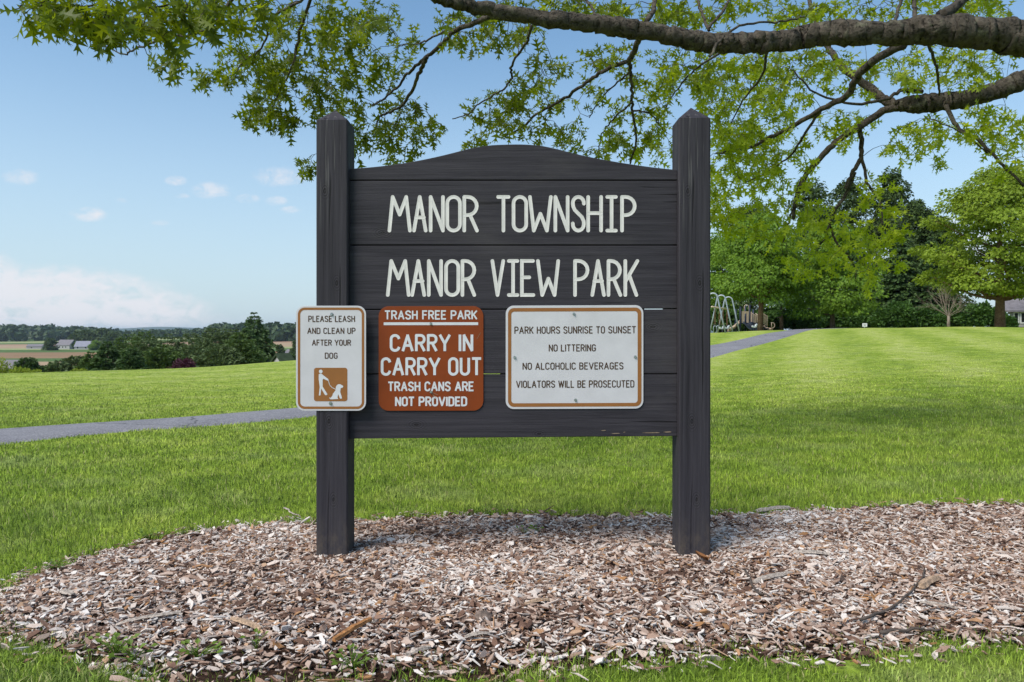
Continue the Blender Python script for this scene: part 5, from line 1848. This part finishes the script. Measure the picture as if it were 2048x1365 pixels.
    branch(z6([(1700, 210), (1665, 300), (1630, 360)], 0), 4.7, 5.4, 12, 11)
    branch(z6([(1630, 360), (1500, 405), (1400, 475), (1250, 580), (1100, 665), (990, 760), (900, 800)], 0), 5.4, 6.6, 9, 3)
    branch(z6([(1630, 360), (1645, 440), (1652, 560), (1657, 690), (1675, 820), (1640, 960)], 0), 5.4, 6.0, 8, 3.5)
    branch(z6([(1640, 420), (1560, 490), (1450, 600), (1400, 690)], 0), 5.5, 6.4, 4, 2)
    branch(z6([(1650, 600), (1560, 680), (1480, 780), (1440, 930)], 0), 5.6, 6.5, 4, 2)
    branch(z6([(1660, 650), (1740, 660), (1800, 720), (1850, 800)], 0), 5.8, 6.4, 4, 2)
    branch(z6([(1060, 150), (1040, 230), (1000, 300), (940, 405), (945, 460), (900, 520), (840, 560), (740, 620), (700, 665), (600, 697)], 0), 4.6, 6.0, 6, 2)
    branch(z6([(1735, 130), (1775, 60), (1785, -40), (1800, -200)], 0), 4.65, 5.4, 11, 7)
    branch(z6([(1450, 120), (1400, 20), (1300, -120)], 0), 4.6, 5.4, 6, 4)
    branch([(640, -92), (612, -10), (548, 35), (525, 92), (485, 127), (466, 160)], 4.0, 5.4, 7, 2)
    branch([(680, -85), (620, 0), (598, 70), (588, 120), (560, 180), (540, 225)], 4.0, 5.8, 8, 2)
    branch([(560, -110), (455, 10), (428, 50), (376, 73), (342, 73), (300, 88), (262, 103), (248, 109), (212, 92), (185, 68)], 3.9, 4.4, 8, 1.6)
    branch([(262, 103), (240, 80), (222, 62)], 4.4, 4.4, 2, 1)
    branch([(280, 92), (262, 70), (248, 55)], 4.4, 4.4, 2, 1)
    branch([(428, 50), (424, 75), (402, 82)], 4.1, 4.2, 2, 1)
    branch([(300, -118), (250, -20), (150, 15), (60, 10), (25, 20)], 3.6, 3.3, 6, 2)
    branch([(500, -120), (420, -40), (330, 10), (250, 30)], 3.7, 3.4, 6, 2)
    # limbs overhead, above the frame, that carry the shading crown
    for pts in ([(6.4, 5.6, 4.0), (4.5, 4.6, 4.9), (2.5, 3.6, 5.2), (.5, 2.8, 5.2), (-1.5, 2.2, 4.9)], [(6.4, 5.6, 4.6), (4.6, 6.2, 5.8), (2.4, 6.6, 6.3), (0, 6.6, 6.2), (-2.2, 6.2, 5.6)],
                [(6.4, 5.6, 5.2), (5.2, 3.6, 6.2), (3.6, 1.6, 6.4), (2.0, .4, 6.0)], [(6.4, 5.6, 5.6), (5.0, 7.4, 6.8), (3.2, 9.2, 7.2), (1.5, 10.4, 6.6)], [(6.4, 5.6, 3.4), (8.0, 4.4, 4.4), (9.4, 3.2, 4.6)],
                [(2.5, 3.6, 5.2), (1.0, 4.6, 5.8), (-.8, 4.9, 5.6), (-2.6, 4.4, 5.0)]):
        P = smooth(pts, 30)
        r = np.linspace(.11, .02, 30)
        limbs.tube(P - org, r, 8)
        nodes.extend(P); nrad.extend(r)

    # leaf stations: twigs grow from the nearest wood to each
    zones = [  # px, py, half w, half h, depth lo, depth hi, count
        (75, 12, 55, 26, 3.1, 3.6, 9), (125, 22, 60, 30, 3.1, 3.6, 12), (200, 18, 70, 32, 3.1, 3.6, 17), (330, 22, 110, 34, 3.2, 3.8, 24), (190, 55, 40, 22, 3.1, 3.4, 5), (300, 55, 60, 22, 3.2, 3.6, 8), (365, 45, 55, 30, 3.2, 3.6, 8),
        (470, 18, 90, 32, 3.6, 4.4, 20), (330, 120, 42, 22, 4.2, 4.5, 8), (400, 45, 50, 25, 4.0, 4.5, 8),
        (440, 155, 55, 18, 5.2, 5.7, 13), (520, 115, 75, 45, 5.0, 5.8, 34), (600, 170, 95, 65, 5.2, 6.0, 62), (530, 232, 55, 20, 5.4, 5.8, 18), (580, 248, 34, 16, 5.6, 5.9, 7), (640, 50, 105, 45, 4.6, 5.6, 46),
        (614, 335, 18, 24, 6.0, 6.3, 6), (690, 290, 34, 50, 5.8, 6.4, 14), (740, 90, 95, 90, 5.0, 6.2, 62), (755, 225, 90, 70, 5.6, 6.4, 46), (800, 290, 60, 36, 5.8, 6.4, 16), (850, 235, 40, 40, 5.8, 6.4, 10),
        (940, 55, 60, 45, 4.8, 6.0, 22), (1010, 60, 70, 30, 4.9, 6.0, 20), (995, 225, 55, 48, 5.8, 6.6, 24), (950, 285, 30, 18, 6, 6.5, 6), (1075, 140, 60, 45, 5.2, 6.2, 16), (1100, 225, 100, 55, 5.8, 6.6, 34), (1180, 285, 80, 30, 6.0, 6.6, 20),
        (1215, 140, 70, 50, 5.4, 6.4, 26), (1270, 250, 60, 65, 5.8, 6.6, 28), (1330, 150, 50, 60, 5.6, 6.6, 20), (1325, 270, 26, 60, 6, 6.6, 12), (1090, 8, 170, 16, 4.8, 6.0, 26), (1290, 20, 130, 26, 5.0, 6.4, 36),
        (1400, 130, 80, 55, 5.8, 7.4, 52), (1500, 200, 110, 95, 6.0, 7.6, 130), (1480, 315, 80, 75, 6.4, 7.6, 120), (1590, 150, 90, 60, 6.0, 7.4, 60), (1440, 420, 30, 45, 6.6, 7.4, 34), (1560, 440, 110, 48, 6.6, 7.3, 70), (1570, 330, 60, 60, 6.6, 7.4, 32),
        (1690, 470, 90, 55, 6.7, 7.2, 42), (1640, 520, 80, 32, 6.7, 7.2, 24), (1770, 520, 40, 28, 6.7, 7.2, 12), (1725, 555, 24, 30, 6.8, 7.1, 9), (1790, 440, 36, 34, 6.6, 7.0, 10), (1745, 385, 40, 28, 6.6, 7, 9),
        (1500, 25, 170, 26, 5.2, 7.0, 50), (1760, 20, 170, 26, 5.2, 7.2, 36), (1960, 20, 90, 28, 5.2, 7, 22), (1740, 150, 90, 45, 6.2, 7.6, 36), (1690, 250, 60, 40, 6.4, 7.4, 26), (1890, 135, 110, 42, 6.0, 7.4, 44), (1985, 255, 70, 50, 6.0, 7.0, 40),
        (1850, 265, 60, 30, 6.2, 7.0, 20), (1800, 300, 40, 18, 6.4, 6.9, 9), (1880, 320, 20, 10, 6.4, 6.8, 4), (2025, 330, 30, 40, 5.9, 6.4, 8), (1960, 140, 80, 50, 6, 7.4, 14)]
    A = []
    for px, py, hw, hh, d0, d1, n in zones:
        for _ in range(n):
            a, r = rng.uniform(0, 6.283), math.sqrt(rng.random())
            A.append(at(px + hw * r * math.cos(a), py + hh * r * math.sin(a), rng.uniform(d0, d1)))
    n_in = len(A)
    for _ in range(120):                                   # the crown overhead and to the right, unseen but shading
        X, Y, Zz = rng.uniform(2.6, 8.5), rng.uniform(.2, 8.5), rng.uniform(4.2, 7.4)
        if HZ - (Zz - EYE) / Y * F < -60: A.append(np.array([X, Y, Zz]))
    A = np.array(A)
    node = np.array(nodes)
    rr = np.array(nrad)
    # nearest wood first
    d2 = np.array([((node - a) ** 2).sum(1).min() for a in A])
    order = np.argsort(d2)
    Lp, Ld = [], []
    cap = len(node) + len(A) * 6
    buf = np.empty((cap, 3)); buf[:len(node)] = node
    rb = np.empty(cap); rb[:len(node)] = rr
    m = len(node)
    for i in order:
        a = A[i]
        dd = ((buf[:m] - a) ** 2).sum(1) + (rb[:m] > .05) * .02
        j = int(np.argmin(dd))
        s = buf[j].copy()
        L = math.sqrt(max(dd[j], 1e-6))
        n = 5
        t = np.linspace(0, 1, n)[:, None]
        P = s + (a - s) * t + rng.normal(0, .05 * L, (n, 3)) * np.sin(t * math.pi)
        P[:, 2] += .12 * L * np.sin(t[:, 0] * math.pi)
        r0 = min(rb[j] * .7, .0025 + .004 * L)
        twigs.tube(P - org, np.linspace(max(r0, .0022), .0014, n), 4, False)
        buf[m:m + n - 1] = P[1:]; rb[m:m + n - 1] = np.linspace(max(r0, .0022), .0014, n)[1:]; m += n - 1
        dirv = (P[-1] - P[-2]); dirv /= np.linalg.norm(dirv) + 1e-9
        k = rng.integers(5, 9)
        for q in range(k):
            tt = 1.0 if q < 3 else rng.uniform(.45, 1.0)
            b = s + (P[-1] - s) * tt if tt < 1 else P[-1]
            b = np.array([np.interp(tt, t[:, 0], P[:, c]) for c in range(3)])
            d = dirv * .55 + rng.normal(0, .62, 3); d[2] -= .42
            Lp.append(b); Ld.append(d / np.linalg.norm(d))
    limbs.build("limb", B_OAK, root, True)
    twigs.build("twigs", B_OAK, root, True)

    # pin-oak leaf: spine, three pairs of pointed lobes, tip
    ys = [(.06, .045), (.27, .055), (.36, .058), (.60, .060), (.66, .055), (.84, .050)]
    T = [(-.010, -.24, 0), (.010, -.24, 0)]
    for yv, wv in ys:
        T += [(-wv, yv, 0), (wv, yv, 0)]
    T += [(0, 1.04, -.05), (-.30, .22, .05), (.30, .22, .05), (-.45, .62, .07), (.45, .62, .07), (-.25, .95, .03), (.25, .95, .03)]
    Fc = [(0, 1, 3, 2), (2, 3, 5, 4), (4, 5, 7, 6), (6, 7, 9, 8), (8, 9, 11, 10), (10, 11, 13, 12), (12, 13, 14), (2, 4, 15), (5, 3, 16), (6, 8, 17), (9, 7, 18), (10, 12, 19), (13, 11, 20)]
    T = np.array(T)
    Lp, Ld = np.array(Lp), np.array(Ld)
    n = len(Lp)
    up = rng.normal(0, .75, (n, 3)) + np.array([0, -.15, .55])
    S = np.cross(Ld, up); S /= np.linalg.norm(S, axis=1)[:, None] + 1e-9
    U = np.cross(S, Ld)
    size = rng.uniform(.045, .120, n)
    curl = rng.normal(-.10, .14, n)
    V = (T[None, :, 0:1] * S[:, None] * rng.uniform(.75, 1.05, (n, 1, 1)) + T[None, :, 1:2] * Ld[:, None] +
         (T[None, :, 2:3] * rng.uniform(-.6, 2.2, (n, 1, 1)) + (curl[:, None] * T[None, :, 1] ** 2)[:, :, None]) * U[:, None])
    V = V * size[:, None, None] + (Lp + Ld * size[:, None] * .22)[:, None, :] - org
    sz, idx = repeat_faces(len(T), Fc, n)
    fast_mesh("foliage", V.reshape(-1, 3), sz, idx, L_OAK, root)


oak()

# ------------------------------------------------------------------ odd pieces lying in the mulch
M_ORANGE = plain("fresh_orange_wood", (0.32, 0.145, 0.052), 0.85, 0.6, 120.0)
M_GREYW = plain("silvered_wood", (0.34, 0.285, 0.245), 0.9, 0.7, 120.0)
M_TANW = plain("tan_split_wood", (0.36, 0.245, 0.165), 0.9, 0.6, 120.0)
M_STICK = plain("dark_dead_stick", (0.080, 0.062, 0.052), 0.9, 0.3, 40.0)
M_DEADLEAF = plain("dead_brown_leaf", (0.22, 0.095, 0.035), 0.7, 0.3, 40.0)
L_WEED = leaf_mat("weed_leaf", (0.075, 0.14, 0.016), (0.16, 0.24, 0.03), 0.35)


def bedz(x, y):
    return float(bed_height(np.array([x]), np.array([y]))[0])


def splinter(name, label, cat, a, b, w, th, mat, lift=0.022, group=None, seed=0):
    """a split piece of wood lying between two photo pixels"""
    rng = np.random.default_rng(seed)
    p, q = np.array(flat(*a)), np.array(flat(*b))
    L = np.linalg.norm(q - p)
    ang = math.atan2(q[1] - p[1], q[0] - p[0])
    n = 7
    V, f = [], []
    for i in range(n):
        t = i / (n - 1)
        ww = w * (0.25 + 0.75 * math.sin(math.pi * min(1, .12 + t * .8)) ** .6) * rng.uniform(.8, 1.15)
        hh = th * rng.uniform(.7, 1.2)
        off = rng.normal(0, w * .06)
        z = .006 * math.sin(t * 3) + rng.normal(0, .001)
        V += [(L * (t - .5), off - ww / 2, z), (L * (t - .5), off + ww / 2, z), (L * (t - .5), off + ww * .38, z + hh), (L * (t - .5), off - ww * .30, z + hh * .9)]
    for i in range(n - 1):
        k = i * 4
        f += [(k + j, k + (j + 1) % 4, k + 4 + (j + 1) % 4, k + 4 + j) for j in range(4)]
    f += [(0, 3, 2, 1), tuple((n - 1) * 4 + j for j in range(4))]
    f = [x[::-1] for x in f]
    c = (p + q) / 2
    o = MB().add(V, f).build(name, mat, None, loc=(c[0], c[1], bedz(c[0], c[1]) + lift))
    o.rotation_euler = (rng.normal(0, .1), rng.normal(0, .04), ang)
    return tag(o, label, cat, group)


def stick(label, pts, r, mat, lift=.03):
    P = []
    for px, py in pts:
        x, y = flat(px, py)
        P.append((x, y, bedz(x, y) + lift))
    c = np.mean(P, 0)
    P = np.array(P) - c
    t = np.arange(len(P)); s = np.linspace(0, len(P) - 1, 14)
    P = np.stack([pchip(t, P[:, i], s) for i in range(3)], -1)
    P += np.random.default_rng(len(label)).normal(0, r * .5, P.shape)
    o = MB().tube(P, np.linspace(r, r * .5, 14), 6).build("stick", mat, None, True, loc=tuple(c))
    return tag(o, label, "stick", "sticks lying in the mulch")


def bed_pieces():
    g = "larger split wood pieces on the mulch"
    s = lambda lab, a, b, w, th, m, sd: splinter("wood_piece", lab, "wood piece", a, b, w * .72, th * .75, m, .023, g, sd)
    s("orange split wood piece lying left of the bed's middle", (668, 1293), (742, 1250), .030, .014, M_ORANGE, 1)
    s("long grey slab of wood near the bed's front left", (232, 1256), (362, 1240), .032, .008, M_GREYW, 2)
    s("wedge of tan wood right of the grey slab", (462, 1248), (520, 1268), .030, .012, M_TANW, 3)
    s("pale square chip right of the grey slab's far end", (118, 1192), (146, 1202), .040, .006, M_GREYW, 4)
    s("long tan chip toward the bed's middle", (1050, 1222), (1098, 1214), .024, .010, M_TANW, 5)
    s("pale curved strip right of the sign on the mulch", (1586, 1112), (1660, 1116), .032, .008, M_GREYW, 6)
    s("broad grey offcut in front of the right post", (1508, 1172), (1582, 1152), .038, .010, M_GREYW, 7)
    s("pale knotty chunk at the bed's right end", (1842, 1192), (1876, 1166), .050, .024, M_TANW, 8)
    s("weathered flat board end at the right end of the grass edge", (1512, 1024), (1580, 1021), .05, .012, M_GREYW, 9)
    s("pale narrow batten in front of the dark stick", (1840, 1216), (1915, 1228), .016, .008, M_GREYW, 10)
    s("pale broad chip just below the middle of the sign", (930, 1284), (980, 1276), .026, .008, M_GREYW, 11)
    s("split pale shard near the front grass edge", (812, 1318), (862, 1306), .022, .008, M_GREYW, 12)
    s("brown bark strip close behind the right post's foot", (1295, 1100), (1345, 1106), .022, .008, M_STICK, 13)
    stick("dark thin stick slanting across the mulch's right part", [(1722, 1252), (1770, 1232), (1820, 1204), (1848, 1160), (1850, 1148)], .0055, M_STICK)
    stick("long dark stick lying level near the right grass tuft", [(1760, 1276), (1830, 1268), (1880, 1266)], .0065, M_STICK)
    stick("pale twig sticking into the grass left of the left post", [(568, 1030), (585, 1040), (600, 1047)], .005, M_GREYW, .05)
    stick("bent root at the foot of the right post", [(1330, 1098), (1350, 1108), (1385, 1114), (1412, 1112)], .006, M_GREYW)
    stick("forked looking grey twig right of the right post's base", [(1488, 1150), (1504, 1178), (1520, 1196), (1538, 1200)], .005, M_STICK)
    # a round stone half buried
    rng = np.random.default_rng(3)
    x, y = flat(966, 1240)
    a = np.linspace(0, 6.283, 13)[:-1]
    V, f = [], []
    for i, (zz, r) in enumerate(((-.02, .026), (.0, .032), (.016, .026), (.024, .015))):
        V += [(r * 1.15 * math.cos(t) * rng.uniform(.9, 1.1), r * math.sin(t) * rng.uniform(.9, 1.1), zz) for t in a]
    for i in range(3):
        f += [(i * 12 + k, i * 12 + (k + 1) % 12, (i + 1) * 12 + (k + 1) % 12, (i + 1) * 12 + k) for k in range(12)]
    f.append(tuple(36 + k for k in range(12)))
    o = MB().add(V, f).build("stone", plain("brown_stone", (0.15, 0.11, 0.09), .9, .6, 60.0), None, True, loc=(x, y, bedz(x, y) + .008))
    tag(o, "brown rounded stone half buried in the mulch below the sign", "stone")
    # curled dead leaf by the right post
    x, y = flat(1416, 1134)
    V, f = [], []
    for i in range(6):
        t = i / 5
        w = .028 * math.sin(math.pi * (.08 + .86 * t))
        V += [(-w, t * .06, .004 + .012 * t * t + .010), (0, t * .06, .012 * t * t), (w, t * .06, .004 + .012 * t * t + .008)]
    for i in range(5):
        k = i * 3
        f += [(k, k + 1, k + 4, k + 3), (k + 1, k + 2, k + 5, k + 4)]
    o = MB().add(V, f).build("dead_leaf", M_DEADLEAF, None, True, loc=(x, y, bedz(x, y) + .03))
    o.rotation_euler = (.12, .2, .9)
    tag(o, "curled brown dead leaf in front of the right post", "dead leaf")
    # seedlings
    def weed(label, px, py, n, size, seed, group=None, high=.06):
        r = np.random.default_rng(seed)
        x, y = flat(px, py)
        root = thing("weed_seedling", label, "weed", (x, y, bedz(x, y) + .015), 0, group)
        mb = MB(); P, D, N = [], [], []
        for k in range(n):
            a = r.uniform(0, 6.283); h = high * r.uniform(.4, 1.0); s = r.uniform(.005, .03) * (1 + n / 14)
            e = (s * math.cos(a), s * math.sin(a), h)
            mb.tube([(0, 0, -.01), (e[0] * .4, e[1] * .4, h * .6), e], [.0018, .0014, .001], 4, False)
            P.append(e); D.append((math.cos(a), math.sin(a), r.uniform(-.1, .9))); N.append((-.3 * math.cos(a), -.3 * math.sin(a) - .4, 1))
        mb.build("stem", L_WEED, root)
        leaves_mesh("leaves", np.array(P), np.array(D), np.array(N, float), size * r.uniform(.45, .95, n), L_WEED, root, .8)
    g = "weed seedlings in the mulch"
    weed("bright two leaved seedling against the right post's foot", 1404, 1112, 4, .045, 1, g, .05)
    weed("yellow green sprig in the mulch behind the sign, right of two", 1074, 1068, 5, .028, 2, g, .03)
    weed("yellow green sprig in the mulch behind the sign, left of two", 1048, 1070, 5, .028, 3, g, .03)
    weed("leafy weed clump at the bed's front left corner", 232, 1308, 22, .030, 4, g, .05)
    weed("leafy weed clump right of the front left corner clump", 268, 1322, 16, .028, 5, g, .04)
    weed("low weed clump near the front grass, below the orange piece", 395, 1316, 18, .026, 6, g, .035)
    weed("two leaved yellow seedling between the front weed clumps and the stone", 512, 1300, 5, .036, 7, g, .045)
    weed("small weed clump where the front grass meets the mulch", 705, 1336, 18, .026, 8, g, .04)
    weed("clover patch at the left back edge of the bed", 112, 1138, 20, .026, 9, g, .03)
    weed("clover patch by the grass left of the left post", 300, 1078, 16, .026, 10, g, .04)


bed_pieces()

# ------------------------------------------------------------------ the summer air between here and the hills
def haze():
    x0, x1, y0, y1, z0, z1 = -9500, 9500, -350, 9200, -40.0, 60.0
    V = [(x, y, z) for z in (z0, z1) for y in (y0, y1) for x in (x0, x1)]
    m = bpy.data.materials.new("pale_haze")
    m.use_nodes = True
    t = NT(m.node_tree)
    v = t.n('ShaderNodeVolumePrincipled', {'Color': (0.72, 0.84, 1.0, 1.0), 'Density': HAZE, 'Anisotropy': 0.3})
    t.n('ShaderNodeOutputMaterial', {'Volume': v.outputs[0]})
    o = MB().add(V, [(0, 2, 3, 1), (4, 5, 7, 6), (0, 1, 5, 4), (2, 6, 7, 3), (0, 4, 6, 2), (1, 3, 7, 5)]).build("haze", m)
    tag(o, "thin pale haze over the valley", "haze", kind="stuff")


HAZE = 0.00008
USE_HAZE = True
if USE_HAZE: haze()
